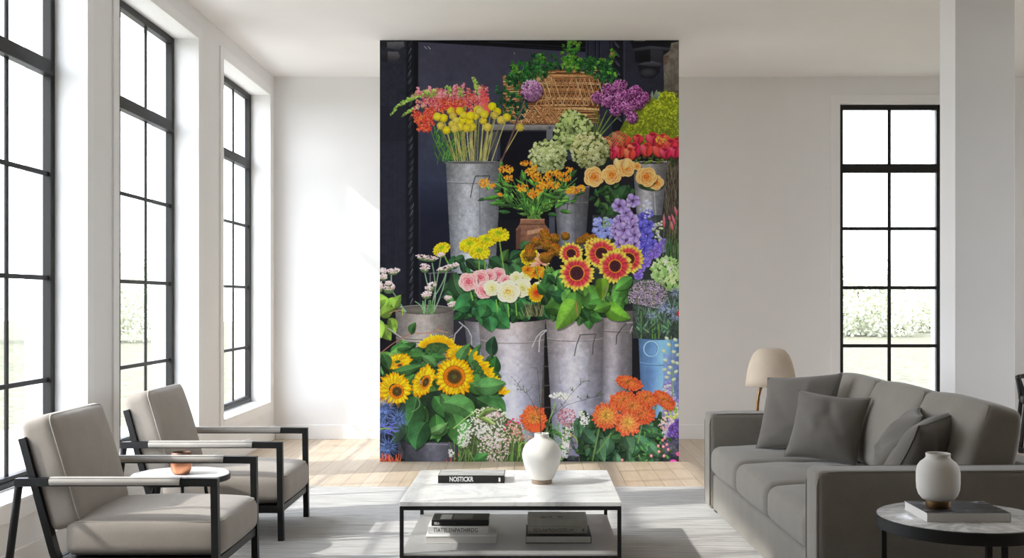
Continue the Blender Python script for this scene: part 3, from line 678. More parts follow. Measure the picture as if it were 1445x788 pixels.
    # left milk churn
    bucket(558, 641, 437, 562, 639, 640, (140, 132, 126), (120, 120, 128), hl=.45, bands=(473, 477), ry=7, inside=(104, 98, 92), nz=.12)
    gs = (124, 152, 124)
    for P in (bez((600, 440), (598, 425), (604, 410), 4), bez((611, 442), (618, 410), (610, 372), 6), bez((612, 440), (626, 412), (630, 384), 6), bez((607, 442), (617, 400), (622, 362), 6), bez((604, 404), (600, 390), (599, 380), 4), bez((612, 420), (626, 400), (629, 386), 6), bez((598, 442), (598, 432), (586, 426), 5), bez((571, 441), (568, 430), (545, 400), 6), bez((573, 440), (562, 425), (536, 428), 6), bez((552, 398), (552, 392), (552, 384), 4)): line(P, 1.7, gs, (96, 128, 92))
    for _ in range(14): x = U(594, 614); line([(x, 443), (x+U(-3, 3), U(424, 436))], 1.3, jit((90, 130, 78), .2))
    def statice(x, y, rx, ry, rot=0, n=60):
        ell(x, y+ry*.7, rx*.8, ry*.8, (86, 110, 62), (70, 92, 56), rot=rot)
        for _ in range(n):
            a = U(0, 2*pi); d = math.sqrt(U(0, 1)); u, v = rx*d*math.cos(a), ry*d*math.sin(a)*.9-ry*.15
            c = jit([(204, 180, 178), (222, 204, 200), (182, 150, 156), (196, 168, 160)][int(rng.integers(4))], .08)
            ell(x+u*math.cos(rot)-v*math.sin(rot), y+u*math.sin(rot)+v*math.cos(rot), U(.8, 1.5), U(.7, 1.1), tone(c, 1-.16*v/ry), lit=.1)
    for q in ((602, 364, 16, 3.6, .12), (622, 360, 5, 3, 0), (599, 378, 7.5, 5, .15), (629, 379, 13, 3.4, -.3), (643, 374, 4, 2.6, 0), (608, 405, 9, 5, -.6), (602, 416, 7.5, 4.5, -.2), (632, 421, 5, 3.2, 0), (638, 430, 6.5, 3.6, -.3), (555, 383, 9, 3.8, -.12), (541, 383, 5, 4, .2), (541, 391, 6, 3.8, 0), (549, 406, 9, 6, -.1), (537, 404, 4, 6, 0), (548, 400, 5, 3, 0)): statice(*q)
    for (x, y, a, L, w) in ((545, 440, -.9, 26, 10), (541, 436, -1.8, 22, 8), (556, 436, -1.1, 22, 7), (536, 446, -.5, 22, 9), (548, 450, .9, 20, 7), (540, 458, 1.1, 26, 9), (536, 452, 1.5, 26, 9), (552, 452, 1.3, 22, 6), (536, 425, -.3, 9, 7)): leaf(x, y, a, L, w, (124, 160, 62), .12)
    line(bez((549, 443), (558, 438), (567, 438), 4), .9, (176, 120, 96)); leaf(567, 436, 1.5, 10, 1.6, (140, 176, 60))
    line([(548, 464), (562, 474), (570, 480), (571.5, 487)], 1.7, (146, 144, 142)); line([(548, 465.5), (562, 475.5)], .6, (70, 70, 72))
    line([(648, 455), (660, 465), (665, 475), (665.5, 487)], 1.8, (150, 150, 152)); line([(652, 462), (642, 472), (640, 484)], 1.8, (150, 148, 148))

    # ================= the row of big galvanised buckets
    rect(640, 440, 700, 520, (40, 40, 46), (32, 32, 40))
    bucket(655, 700, 452, 662, 700, 520, (118, 114, 116), (118, 122, 138), hl=.5, ry=3, rim=False)
    line([(648, 455), (660, 465), (665, 475), (665.5, 487)], 1.8, (150, 150, 152)); line([(652, 461), (642, 472), (640, 484)], 1.8, (150, 148, 148))
    rect(757, 470, 780, 600, (22, 20, 22), (20, 18, 20)); rect(762, 452, 768, 600, (84, 74, 72), (62, 54, 54), nz=.25)
    for y in (490, 518, 545, 576): line([(757, y), (780, y-1)], 2, (58, 52, 52))
    bucket(848, 897, 437, 849, 889, 580, (132, 124, 122), (138, 138, 152), hl=.35, bands=(466,), ry=3, rim=False, nz=.1); rect(892, 470, 906, 580, (24, 24, 28), (26, 26, 32))
    bucket(675, 770, 450, 689, 760, 640, (160, 150, 148), (164, 174, 208), hl=.48, bands=(480,), ry=5, rim=False, nz=.09)
    bucket(770, 852, 449, 781, 848, 640, (156, 146, 144), (164, 172, 204), hl=.42, bands=(478,), ry=4, rim=False, nz=.09)
    for (x, y, w, h, k) in ((716, 545, 10, 22, .3), (810, 525, 20, 40, .25), (818, 500, 14, 20, .2), (720, 505, 16, 30, .2)): ell(x, y, w, h, (200, 204, 214), (176, 182, 198), a=k, tex=.3, cell=5)
    line([(751, 490), (757, 476), (765, 468), (771, 466)], 1.5, (168, 166, 166)); line([(771, 467), (763, 474), (761, 482), (760.5, 497)], 1.5, (176, 174, 174))
    line([(810.5, 502), (814, 486), (819, 473), (841, 472), (837, 486), (836.5, 500)], 1.4, (70, 68, 68)); line([(811.3, 502), (814.8, 486)], .5, (160, 158, 158))
    line([(869.5, 486), (870.5, 474), (878, 463), (884, 457)], 1.4, (64, 62, 62)); line([(884, 456), (898, 455), (892, 462), (889, 470)], 1.6, (150, 148, 146))
    bucket(901, 962, 476, 908, 960, 640, (112, 156, 208), (116, 150, 214), hl=.55, bands=(512,), ry=4, inside=(60, 78, 96), nz=.035)
    th = np.linspace(0, 2*pi, 22); line([(918.5+10*math.cos(q), 492.5+10.5*math.sin(q)) for q in th], 1.7, (150, 190, 226)); line([(918.8+8.8*math.cos(q), 493+9.4*math.sin(q)) for q in th], .7, (70, 108, 160))

    # ================= middle row: pink and cream roses, zinnias, cones, red sunflowers
    bush(70, 650, 418, 770, 446, [(40, 84, 48), (30, 64, 42), (58, 106, 56)], 10, 22, .42)
    for (x, y, a, L, w) in ((668, 418, 2.5, 34, 12), (672, 428, .35, 40, 15), (700, 440, .9, 30, 13), (664, 432, 2.9, 22, 10), (720, 420, .6, 30, 12), (736, 424, 1.2, 30, 10), (690, 447, 1.4, 22, 11), (686, 430, 2.0, 20, 10)): leaf(x, y, a, L, w, (56, 118, 66), .12)
    rect(740, 430, 766, 447, (52, 44, 40), a=.8)
    for _ in range(30): x = U(738, 768); line([(x, 447), (x+U(-6, 6), U(424, 438))], 1, jit((110, 116, 76), .3))
    for (x0, y0, x1, y1) in ((716, 425, 718, 447), (727, 420, 729, 445), (664, 412, 667, 424), (700, 424, 702, 440)): line([(x0, y0), (x1, y1)], 2, (110, 160, 66))
    for (x, y, r) in ((703, 388, 11), (690, 390, 11), (678, 392, 12), (713, 396, 9), (661, 398, 14), (683, 410, 13)): rose(x, y, r, (228, 134, 138), (244, 186, 180), (204, 88, 100))
    for (x, y, r) in ((763, 407, 12), (742, 390, 9), (728, 392, 9), (737, 407, 14), (694, 407, 12)): rose(x, y, r, (226, 218, 150), (242, 236, 192), (206, 196, 110))
    rose(717, 412, 17, (242, 226, 160), (250, 240, 200), (236, 190, 96)); ell(716, 411, 3, 2.6, (226, 150, 70), (238, 190, 110), tex=.3)
    for (x, y, R) in ((756, 384, 13), (745, 381, 9), (770, 388, 9)): mum(x, y, R, .75, 0, (238, 160, 28), (200, 66, 24), 4, rt=.15)
    mum(757, 414, 12.5, 1.05, 0, (246, 176, 24), (188, 32, 28), 4, rt=.13); ell(757, 413, 3, 3, (150, 30, 26), (196, 50, 26), tex=.4)
    for (p0, p1, w) in (((778, 378), (786, 440), 2.4), ((770, 372), (776, 420), 2), ((752, 366), (762, 400), 2), ((775, 378), (778, 440), 1.8)): line([p0, p1], w, (116, 142, 56))
    mum(747, 362, 14, .85, 0, (230, 186, 26), (222, 160, 20), 2, rt=.16)
    bush(40, 770, 385, 800, 440, [(62, 108, 52), (44, 80, 44), (80, 128, 58)], 10, 20, .45)
    for _ in range(12): petal(764, 372, U(-1.9, 1.9)+pi/2+pi, U(9, 18), 2.4, (214, 120, 110), (236, 190, 150))
    def cone(x, y, r):
        ell(x, y, r, r*.92, (128, 88, 22), (76, 50, 16), lit=.32)
        for _ in range(int(r*r*1.5)):
            a = U(0, 2*pi); d = math.sqrt(U(0, 1)); px, py = x+r*d*math.cos(a), y+r*.92*d*math.sin(a)
            up = (py-y)/r; c = (196, 106, 30) if up < -.35 else (150, 106, 28) if up < .3 else (84, 62, 22)
            line([(px, py), (px+.5*(px-x)/r, py-1.1)], .6, jit(c, .2))
    line([(797, 338), (796, 352)], 1.8, (110, 140, 70)); line([(772, 372), (774, 380)], 2, (110, 130, 60))
    for q in ((768, 330, 7), (783, 337, 7.5), (771, 337, 8), (757, 342, 7), (748, 351, 7), (772, 347, 8), (784, 350, 7), (778, 358, 6), (798, 334, 6.5), (828, 337, 8), (818, 341, 6), (837, 337, 6), (790, 356, 8), (748, 360, 8.5), (770, 364, 9)): cone(*q)
    bush(56, 790, 404, 885, 446, [(66, 118, 54), (48, 88, 46), (88, 140, 60), (40, 74, 42)], 14, 26, .46)
    redsun(887, 366, 23, .95); redsun(806, 358, 18, .9); redsun(840, 348, 16, .8)
    redsun(849, 358, 24, .95, .36); redsun(868, 376, 25, 1, .33); redsun(814, 386, 25.5, 1.02, .38)
    for (x, y, a, L, w) in ((812, 412, 1.7, 30, 12), (832, 412, 1.1, 30, 13), (830, 430, .2, 32, 9), (880, 398, 1.9, 36, 11), (878, 420, 2.2, 30, 8), (892, 392, 2.5, 30, 9)): leaf(x, y, a, L, w, (84, 142, 62), .1)
    leaf(849, 393, 1.55, 32, 9.5, (112, 160, 44), .05, heart=True); leaf(856, 432, .5, 38, 12, (104, 160, 50), .06, heart=True); leaf(862, 430, 2.8, 26, 8, (84, 136, 50), .06)
    leaf(812, 425, 2.15, 48, 15, (112, 166, 58), .04, heart=True)
    line([(812, 424), (815, 446)], 1.6, (150, 104, 70)); line([(858, 400), (852, 424)], 1.6, (120, 110, 96)); line([(866, 402), (860, 428)], 1.2, (104, 96, 84))

    # ================= right: green hydrangea, sea holly, mauve umbels above the blue bucket
    rect(893, 395, 958, 478, (70, 84, 76), (50, 60, 54), nz=.35, cell=3)
    hydrangea(941, 384, 22, 22, [(160, 200, 120), (186, 216, 150), (134, 178, 96), (206, 226, 178)], 120, 2.6, 4.2, (70, 108, 50)); hydrangea(952, 400, 14, 14, [(150, 190, 110), (180, 212, 140)], 40, 2.6, 4, (60, 96, 46))
    for _ in range(90): x = U(900, 958); y = U(430, 476); line([(x, y), (x+U(-7, 7), y-U(5, 18))], U(.6, 1.3), jit([(86, 116, 92), (62, 92, 66), (104, 128, 116)][int(rng.integers(3))], .25))
    for x in (921, 924.5, 905, 930): line([(x, 478), (x+U(-1, 1), 440)], 1.8, (86, 132, 60))
    ell(914, 416, 27, 19, (84, 74, 92), (60, 62, 60), a=.8)
    for _ in range(1100):
        a = U(0, 2*pi); d = math.sqrt(U(0, 1)); x, y = 914+28*d*math.cos(a), 418+22*d*math.sin(a)
        if y > 430+.2*(x-900): continue
        ell(x, y, U(.5, 1.1), U(.5, .9), jit([(158, 136, 176), (180, 160, 196), (136, 114, 148), (122, 126, 100), (176, 170, 150)][int(rng.integers(5))], .15), a=.9)
    def holly(x, y, r, c=(104, 124, 164), n=34, w=.8):
        for _ in range(n): a = U(0, 2*pi); k = r*U(.6, 1.1); line([(x, y), (x+k*math.cos(a), y+k*math.sin(a))], w, jit(tone(c, U(.7, 1.2)), .12), w2=.3)
        ell(x, y, r*.3, r*.26, tone(c, .8), tone(c, .55), tex=.6, cell=.6)
    for q in ((953, 412, 9), (939, 432, 9), (948, 440, 9), (932, 438, 8), (952, 450, 8), (920, 446, 8)): holly(*q, c=(136, 150, 182))
    ell(957, 443, 2, 4, (190, 36, 50))
    for _ in range(16): leaf(U(900, 950), U(455, 474), U(-2.6, -.6), U(8, 15), 2.2, (84, 116, 90), .25, vein=False)

    # ================= bottom: sunflowers
    bush(90, 540, 500, 700, 560, [(54, 98, 48), (42, 80, 42), (76, 122, 60), (34, 62, 38)], 14, 28, .4)
    poly([(560, 560), (700, 540), (706, 600), (660, 640), (570, 640), (556, 600)], (30, 46, 30), (28, 38, 30), nz=.3)
    bucket(568, 650, 624, 574, 645, 700, (88, 88, 98), (78, 80, 92), hl=.55, ry=1, rim=False); line([(590, 627), (632, 628)], 1.1, (128, 128, 136))
    # red-brown twig over the churn
    line(bez((536, 500), (560, 478), (585, 470), 8), 1.4, (136, 92, 76)); line(bez((583, 470.5), (610, 474), (622, 462), 6), 1.2, (156, 104, 80)); line([(616, 466), (632, 470)], .9, (176, 130, 104))
    leaf(580, 472, -1.2, 18, 5.5, (68, 112, 56)); leaf(560, 492, -.05, 20, 5, (76, 130, 66)); leaf(536, 500, .1, 22, 4, (90, 140, 62)); leaf(546, 505, -.3, 20, 5, (120, 160, 84))
    for (x, y, a, L, w) in ((566, 500, .0, 40, 7), (575, 520, -.2, 36, 8), (600, 500, .8, 26, 6), (600, 496, .3, 30, 8), (548, 520, .5, 24, 7), (640, 560, 1.0, 50, 17), (665, 520, .25, 44, 12), (655, 540, .1, 50, 15), (680, 545, .8, 36, 12), (690, 555, 1.2, 30, 10), (612, 560, 1.0, 38, 12), (600, 575, 2.1, 44, 17), (592, 590, 1.7, 40, 15), (580, 585, 2.2, 40, 10), (615, 585, 1.5, 40, 12), (628, 575, .5, 46, 17), (600, 600, 2.8, 30, 9), (655, 590, 1.6, 36, 14)): leaf(x, y, a, L, w, (62, 112, 56), .16)
    leaf(588, 560, 2.0, 60, 19, (58, 104, 58), .05); leaf(575, 600, 1.0, 34, 16, (50, 94, 54), .05)
    sunflower(617, 486, 26, .3, 0, .3, (0, 5)); ell(617, 491, 19, 8, (58, 84, 46), (44, 70, 38), tex=.3)
    for i in range(14): petal(617+U(-15, 15), 492, U(.3, 2.8), U(6, 12), 1.6, (70, 104, 54), (52, 84, 44))
    for i in range(24):
        a = pi+pi*i/23; petal(617+15*math.cos(a), 489+5*math.sin(a), a*.6+1.2*pi*.5+.28*0 if 0 else a, U(9, 14), 2.7, jit((226, 152, 8), .07), jit((252, 196, 26), .07))
    sunflower(650, 500, 22, .6, 0, .3); ell(652, 508, 14, 8, (60, 92, 48), (50, 80, 42), tex=.3)
    leaf(646, 520, -1.1, 40, 8, (72, 118, 66), .05); leaf(668, 522, -1.3, 38, 7, (66, 110, 60), .05); leaf(615, 518, -2.5, 26, 7, (78, 124, 70), .05)
    sunflower(561, 511, 21, .55, -.2, .25, (3, 5)); leaf(556, 526, -.25, 40, 7, (66, 110, 58), .05); leaf(540, 500, 1.2, 24, 8, (52, 92, 50), .05)
    sunflower(536, 560, 14, 1.2, 0, .4)
    sunflower(557, 550, 25, 1.0, .3, .42, (3, 3)); sunflower(597.5, 538, 25, .6, -1.15, .42, (3, 2), eye=(46, 30, 26))
    for i in range(17):
        t = i/16; px, py = 672+38*t**.9, 506+52*t; 
        for k in range(2): petal(px-3+U(-2, 2), py+U(-2, 2), U(-1.3, .9), U(9, 15), 2.8, jit((222, 150, 8), .07), jit((250, 192, 20), .07))
    for i in range(8): t = i/7; px, py = 676+28*t, 512+44*t; ell(px-6, py+1, 5, 4, (56, 90, 46), (44, 76, 40), tex=.3)
    leaf(668, 545, -.1, 46, 13, (82, 134, 74), .04); leaf(690, 560, .9, 36, 12, (64, 112, 60), .05); leaf(672, 562, .45, 44, 10, (56, 102, 54), .05)
    sunflower(641, 532, 29, 1.0, 0, .54)
    leaf(622, 556, 1.0, 46, 10, (86, 136, 76), .04); leaf(626, 568, .42, 48, 16, (84, 138, 76), .03); leaf(640, 585, 1.35, 50, 17, (82, 142, 72), .03); leaf(634, 604, 2.6, 32, 8, (70, 122, 62), .04); leaf(604, 612, -.5, 32, 7, (96, 142, 84), .05); leaf(600, 596, 1.9, 42, 17, (56, 106, 62), .03); leaf(568, 592, 1.9, 38, 10, (66, 118, 66), .05)
    line(bez((588, 560), (600, 575), (580, 582), 6), 1, (110, 146, 84)); line([(640, 605), (655, 592), (672, 580)], 1.6, (150, 176, 110))
    # blue sea holly and orange pincushions, bottom left
    rect(536, 570, 572, 652, (42, 46, 56), (38, 40, 46), a=.6, nz=.3)
    for q in ((545, 576, 17), (562, 592, 15), (541, 604, 14), (548, 630, 17), (540, 586, 12), (538, 640, 12)): holly(*q, c=(88, 112, 168), n=80, w=1.1)
    for _ in range(24): x = U(536, 556); y = U(596, 612); petal(x, y, U(-.6, .6), U(5, 10), 1, (92, 96, 190), (110, 120, 200))
    line(bez((536, 606), (542, 604), (550, 606), 4), 2, (120, 150, 60)); 
    for _ in range(60):
        x = U(536, 566) if U(0, 1) < .72 else U(630, 660); line([(x, 653), (x+U(-3, 4), 653-U(3, 13))], .9, jit([(236, 96, 58), (244, 130, 50), (222, 74, 76)][int(rng.integers(3))], .1))

    # ================= bottom middle: white and pink lace flowers
    poly([(650, 640), (672, 585), (690, 572), (715, 590), (735, 600), (745, 652), (640, 652)], (84, 98, 66), (62, 76, 50), nz=.35, cell=3)
    for _ in range(60): x = U(640, 740); line([(x, 652), (x+U(-12, 12), U(600, 640))], .8, jit((104, 140, 72), .25))
    def lace(n, x, y, rx, ry, cols):
        for _ in range(n):
            a = U(0, 2*pi); d = math.sqrt(U(0, 1)); px, py = x+rx*d*math.cos(a), y+ry*d*math.sin(a); c = jit(cols[int(rng.integers(len(cols)))], .07)
            for k in range(4): b = U(0, 6.3); ell(px+.8*math.cos(b), py+.8*math.sin(b), U(.5, .95), U(.5, .8), tone(c, 1.02-.12*(py-y)/ry))
    wh = [(232, 232, 224), (216, 218, 206), (200, 196, 188)]; pw = [(220, 192, 194), (206, 168, 176), (230, 212, 208), (188, 150, 150)]
    lace(150, 690, 588, 26, 13, [(196, 200, 176), (214, 206, 200), (172, 178, 140)]); lace(70, 698, 583, 14, 7, pw); lace(110, 668, 606, 22, 14, wh); lace(60, 655, 622, 10, 10, wh); lace(20, 636, 640, 5, 5, wh); lace(70, 690, 606, 24, 8, wh)
    lace(170, 697, 630, 22, 22, pw); lace(80, 696, 622, 16, 12, wh+pw); lace(70, 722, 612, 14, 14, [(190, 160, 140), (206, 180, 164), (176, 190, 150)]); lace(40, 690, 648, 20, 6, pw)
    lace(46, 728, 602, 13, 12, [(196, 110, 112), (214, 140, 140), (178, 96, 92)]); lace(30, 740, 615, 12, 10, [(150, 96, 80), (190, 140, 120)])
    for (x, y) in ((724, 592), (715, 600), (720, 596), (731, 597), (712, 607)): ell(x, y, 1.6, 1.6, (220, 70, 120), (200, 50, 100), lit=.2)
    line(bez((734, 645), (728, 622), (742, 626), 6), 1.4, (140, 170, 70)); leaf(668, 652, -.5, 24, 7, (80, 140, 74), .05)
    leaf(698, 600, -2.7, 30, 3.5, (150, 176, 100), .05, vein=False); leaf(676, 588, -.35, 28, 4, (140, 172, 96), .05, vein=False)
    # orange mum behind the vase, mauve umbel, white umbel
    line([(756, 604), (762, 625)], 2, (90, 120, 70)); line(bez((784, 568), (776, 590), (770, 612), 6), 1.8, (120, 160, 92))
    bush(60, 770, 600, 812, 650, [(60, 104, 50), (44, 80, 42), (90, 130, 70)], 5, 12, .22, vein=False)
    for _ in range(140): x, y = U(772, 806), U(600, 640); line([(x, y), (x+U(-4, 4), y-U(2, 7))], .6, jit((84, 130, 66), .25))
    lace(130, 800, 590, 13, 14, [(150, 100, 112), (174, 126, 138), (128, 80, 92), (190, 150, 156)]); lace(70, 803, 618, 11, 16, [(200, 190, 176), (176, 160, 150), (214, 208, 196)]); lace(60, 799, 636, 8, 12, wh); lace(60, 790, 559, 15, 4.5, [(236, 238, 226), (214, 222, 196)]); lace(18, 799, 564, 6, 4, wh)
    mum(753, 591, 19.5, .95, 0, (236, 84, 44), (252, 150, 60), 6, cy=-1); 
    for i in range(5): petal(748+i*5, 598, 1.2+.2*i, 14, 3, (230, 84, 48), (240, 96, 50))
    poly([(806, 610), (822, 600), (840, 652), (800, 652)], (64, 62, 84), (70, 66, 86), a=.6)
    line(bez((803, 614), (818, 612), (818, 652), 8), 1.6, (140, 160, 66))
    # ================= bottom right: dahlias over dark leaves, pale delphinium
    poly([(815, 620), (835, 600), (930, 590), (945, 620), (945, 652), (818, 652)], (40, 62, 44), (34, 52, 40), nz=.3)
    bush(110, 820, 600, 942, 648, [(48, 86, 58), (36, 66, 50), (64, 104, 72), (74, 116, 66)], 12, 24, .36)
    for (x, y, a, L, w) in ((815, 590, 1.6, 30, 6), (822, 606, .8, 30, 9), (895, 615, .9, 36, 9), (905, 605, .3, 36, 8), (880, 610, 1.2, 34, 10), (860, 615, 1.9, 34, 10), (848, 620, 1.4, 34, 9), (915, 625, .8, 30, 7), (870, 640, 1.4, 20, 6), (888, 632, 1.5, 24, 4)): leaf(x, y, a, L, w, (70, 112, 84), .16)
    for (p0, p1) in (((845, 606), (836, 650)), ((862, 612), (842, 640)), ((926, 574), (920, 590)), ((905, 600), (900, 625))): line([p0, p1], 2.6, (96, 128, 76))
    for _ in range(26): lace(1, U(818, 830), U(582, 600), 2, 2, wh); 
    leaf(818, 596, 1.5, 18, 5, (84, 128, 88)); lace(26, 824, 594, 5, 10, [(240, 242, 236), (220, 226, 214)]); lace(16, 790+30, 585, 4, 5, [(196, 206, 180)])
    rect(936, 500, 958, 652, (120, 124, 176), (84, 78, 110), a=.55, nz=.3, cell=4)
    for y in range(545, 640, 7): 
        for _ in range(4): delph(U(938, 957), y+U(-3, 3), U(4, 6), *[((150, 140, 204), (186, 176, 224)), ((196, 196, 214), (224, 224, 232)), ((132, 116, 196), (164, 148, 214))][int(rng.integers(3))], eye=(120, 110, 150))
    line([(947, 475), (949, 560)], 1.4, (110, 140, 84))
    for (x, y) in ((941, 478), (953, 480), (944, 487), (955, 488), (937, 496), (951, 497), (957, 501), (939, 509), (950, 511), (956, 513), (938, 522), (946, 519), (954, 525), (941, 533), (951, 536), (944, 527)):
        ell(x, y, 3.4, 2.4, (206, 216, 184), (160, 178, 130), rot=U(-.7, .7), lit=.2)
    for _ in range(40): ell(U(936, 956), U(574, 592), U(1.4, 2.6), U(1.2, 2), jit([(176, 200, 90), (206, 216, 130), (150, 176, 80)][int(rng.integers(3))], .1), lit=.2)
    lace(70, 940, 598, 12, 9, [(226, 176, 176), (236, 200, 196), (206, 150, 150)]); 
    for (x, y) in ((950, 605), (957, 598), (948, 616), (956, 612)): delph(x, y, 7, (92, 66, 150), (124, 96, 184))
    rect(930, 618, 958, 652, (34, 40, 40), (30, 32, 36), a=.6); 
    for _ in range(24): leaf(U(905, 945), U(610, 650), U(0, 6), U(5, 9), 1.8, (62, 108, 54), .25, vein=False)
    for (x, y) in ((935,622),(941,628),(936,631),(930,638),(937,644),(943,635),(929,630),(919,644),(938,619),(878,650),(958,640)): ell(x, y, 2.1, 2.3, (230, 160, 160), (190, 96, 104), lit=.25)
    ell(950, 652, 5, 3, (220, 70, 160)); ell(957, 641, 3, 3, (226, 90, 130))
    mum(888, 541, 19, .5, .28, (228, 84, 44), (240, 128, 56), 5, cy=-3, cx=-1); mum(912, 563, 17, .68, .25, (230, 88, 46), (240, 130, 60), 5, cy=-2)
    mum(938, 565, 18, .55, .75, (226, 82, 44), (238, 130, 60), 5, cx=-2, cy=-1); mum(880, 567, 21, .72, -.05, (232, 86, 46), (240, 134, 62), 6, cy=-2); mum(906, 584, 19, .82, .3, (230, 80, 46), (240, 136, 64), 6, cx=-4, cy=-4); mum(893, 574, 16, .7, .1, (232, 92, 48), (242, 140, 64), 5, cy=-2)
    mum(886, 598, 18.5, 1.0, 0, (238, 88, 56), (255, 190, 80), 7, cy=-2); mum(855, 588, 20, .98, 0, (240, 88, 54), (255, 190, 70), 7, cy=-2)
    # fine overall grain so the print is not flat
    A *= (1+.05*noise(H, W, 2.2*MS, 2))[..., None]
    for ax in (0, 1): A = .25*np.roll(A, 1, ax)+.5*A+.25*np.roll(A, -1, ax)
    A = A*(1+.16*noise(H, W, 9*MS, 4)[..., None])
    A = np.clip(A, 0, 255)/255.0
    Y = np.where(A <= .04045, A/12.92, ((A+.055)/1.055)**2.4)*PRINT
    Y = np.where(Y > .6, .6+.33*(1-np.exp(-(Y-.6)/.33)), Y)
    return np.where(Y <= .0031308, Y*12.92, 1.055*Y**(1/2.4)-.055).astype(np.float32)
# ---------------------------------------------------------------- the room (camera at x=0, y=0; +y into the picture)
XL, YB, XR, YF, ZC = -2.42, 10.33, 5.1, -2.6, 3.41
XO, YO = -2.75, 10.66                       # outer faces of the window walls
WZ0, WZ1, WZB = .36, 3.20, 3.155
LEFT = [(8.60, 10.13), (6.42, 7.95), (4.04, 5.96)]
BACK = (2.90, 3.875)

floor = build('floor', B(XO, XR+.2, YF-.2, YO, -.12, 0), M['floor'], kind='structure')
ceil_ = build('ceiling', B(XO, XR+.2, YF-.2, YO, ZC, ZC+.2), M['ceiling'], kind='structure')
bm = bmesh.new()
edges = sorted([YF-.2]+[v for w in LEFT for v in w]+[YO])
for a, b in zip(edges[0::2], edges[1::2]): box(bm, XO, XL, a, b, 0, ZC)
for a, b in LEFT: box(bm, XO, XL, a, b, 0, WZ0); box(bm, XO, XL, a, b, WZ1, ZC)
build('wall_left', bm, M['wall'], kind='structure')
bm = bmesh.new(); box(bm, XL, BACK[0], YB, YO, 0, ZC); box(bm, BACK[1], XR+.2, YB, YO, 0, ZC); box(bm, BACK[0], BACK[1], YB, YO, 0, WZ0-.04); box(bm, BACK[0], BACK[1], YB, YO, WZB, ZC)
build('wall_back', bm, M['wall'], kind='structure')
RIGHT = (4.75, 6.28); bm = bmesh.new(); box(bm, XR, XR+.2, YF, RIGHT[0], 0, ZC); box(bm, XR, XR+.2, RIGHT[1], YB, 0, ZC); box(bm, XR, XR+.2, *RIGHT, 0, WZ0); box(bm, XR, XR+.2, *RIGHT, WZ1, ZC); build('wall_right', bm, M['wall'], kind='structure')  # right wall opening is made up, out of view, to let fill in
build('wall_front', B(XL, XR+.2, YF-.2, YF, 0, ZC), M['dim_wall'], kind='structure')  # behind the camera, darkened to hold back frontal fill
build('pillar', B(2.546, 2.905, 6.6, 6.85, 0, ZC, bev=.004), M['wall'], kind='structure')

ROWS = [2.555, 1.985, 1.425, .875]
def make_window(name, w, h0, h1, cols, k=.0125):
    """local frame: x along the wall 0..w, y outward, z up"""
    e = bpy.data.objects.new(name, None); COL.objects.link(e); e['kind'] = 'structure'
    f = bmesh.new(); t = .047; d0, d1 = 0, .048
    box(f, 0, t, d0, d1, h0, h1, .004); box(f, w-t, w, d0, d1, h0, h1, .004); box(f, t, w-t, d0, d1, h1-t, h1, .004); box(f, t, w-t, d0, d1, h0, h0+t*1.2, .004)
    box(f, t, w-t, d0, d1, ROWS[0]-.042, ROWS[0]+.042, .006); box(f, t, w-t, d0-.012, d0+.01, ROWS[0]-.042, ROWS[0]-.022, .003); box(f, t, w-t, d0-.012, d0+.01, h0+.01, h0+.035, .003)
    build('window_frame', f, M['frame'], e)
    g = bmesh.new()
    for c in range(1, cols): xx = t+(w-2*t)*c/cols; box(g, xx-k, xx+k, d0+.017, d0+.030, h0+t, h1-t, .002)
    for z in ROWS[1:]: box(g, t, w-t, d0+.016, d0+.031, z-k, z+k, .002)
    build('glazing_bars', g, M['frame'], e)
    build('glass', B(t*.5, w-t*.5, 0.022, .026, h0+t*.5, h1-t*.5), M['glass'], e)
    return e
for i, (a, b) in enumerate(LEFT):
    e = make_window('window_%d' % (i+1), b-a, WZ0+.012, WZ1, 4 if b < 6 else 3); e.location = (XL-.165, a, 0); e.rotation_euler = (0, 0, PI/2)
    bm = bmesh.new(); box(bm, XL-.166, XL+.022, a, b, WZ0-.005, WZ0+.012, .003); build('window_sill', bm, M['trim'], None, kind='structure').name = 'sill_%d' % (i+1)
    c = .085; bm = bmesh.new(); box(bm, XL, XL+.013, a-c, a, WZ0-c, WZ1+c, .003); box(bm, XL, XL+.013, b, b+c, WZ0-c, WZ1+c, .003); box(bm, XL, XL+.013, a, b, WZ1, WZ1+c, .003); box(bm, XL, XL+.013, a, b, WZ0-c, WZ0-.005, .003)
    build('trim_%d' % (i+1), bm, M['trim'], kind='structure')
e = make_window('window_4', BACK[1]-BACK[0], WZ0-.028, WZB, 2, .016); e.location = (BACK[0], YB+.05, 0)
a, b = BACK; c = .085
bm = bmesh.new(); box(bm, a-c, a, YB-.013, YB, 0.26, WZB+c, .003); box(bm, b, b+c, YB-.013, YB, .26, WZB+c, .003); box(bm, a, b, YB-.013, YB, WZB, WZB+c, .003); box(bm, a, b, YB-.013, YB, .26, WZ0-.045, .003); build('trim_4', bm, M['trim'], kind='structure')
build('sill_4', B(a, b, YB-.022, YB+.05, WZ0-.045, WZ0-.028, bev=.003), M['trim'], kind='structure')
build('baseboard_back', B(XL+.014, XR, YB-.014, YB, 0, .135, bev=.003), M['trim'], kind='structure')
build('baseboard_left', B(XL, XL+.014, YF, YB-.001, 0, .135, bev=.003), M['trim'], kind='structure')
build('baseboard_right', B(XR-.014, XR, YF, YB-.014, 0, .135, bev=.003), M['trim'], kind='structure')

e = make_window('window_5', RIGHT[1]-RIGHT[0], WZ0, WZ1, 3); e.location = (XR+.1, RIGHT[1], 0); e.rotation_euler = (0, 0, -PI/2)  # added unseen window, brightens the ceiling, pillar and left wall
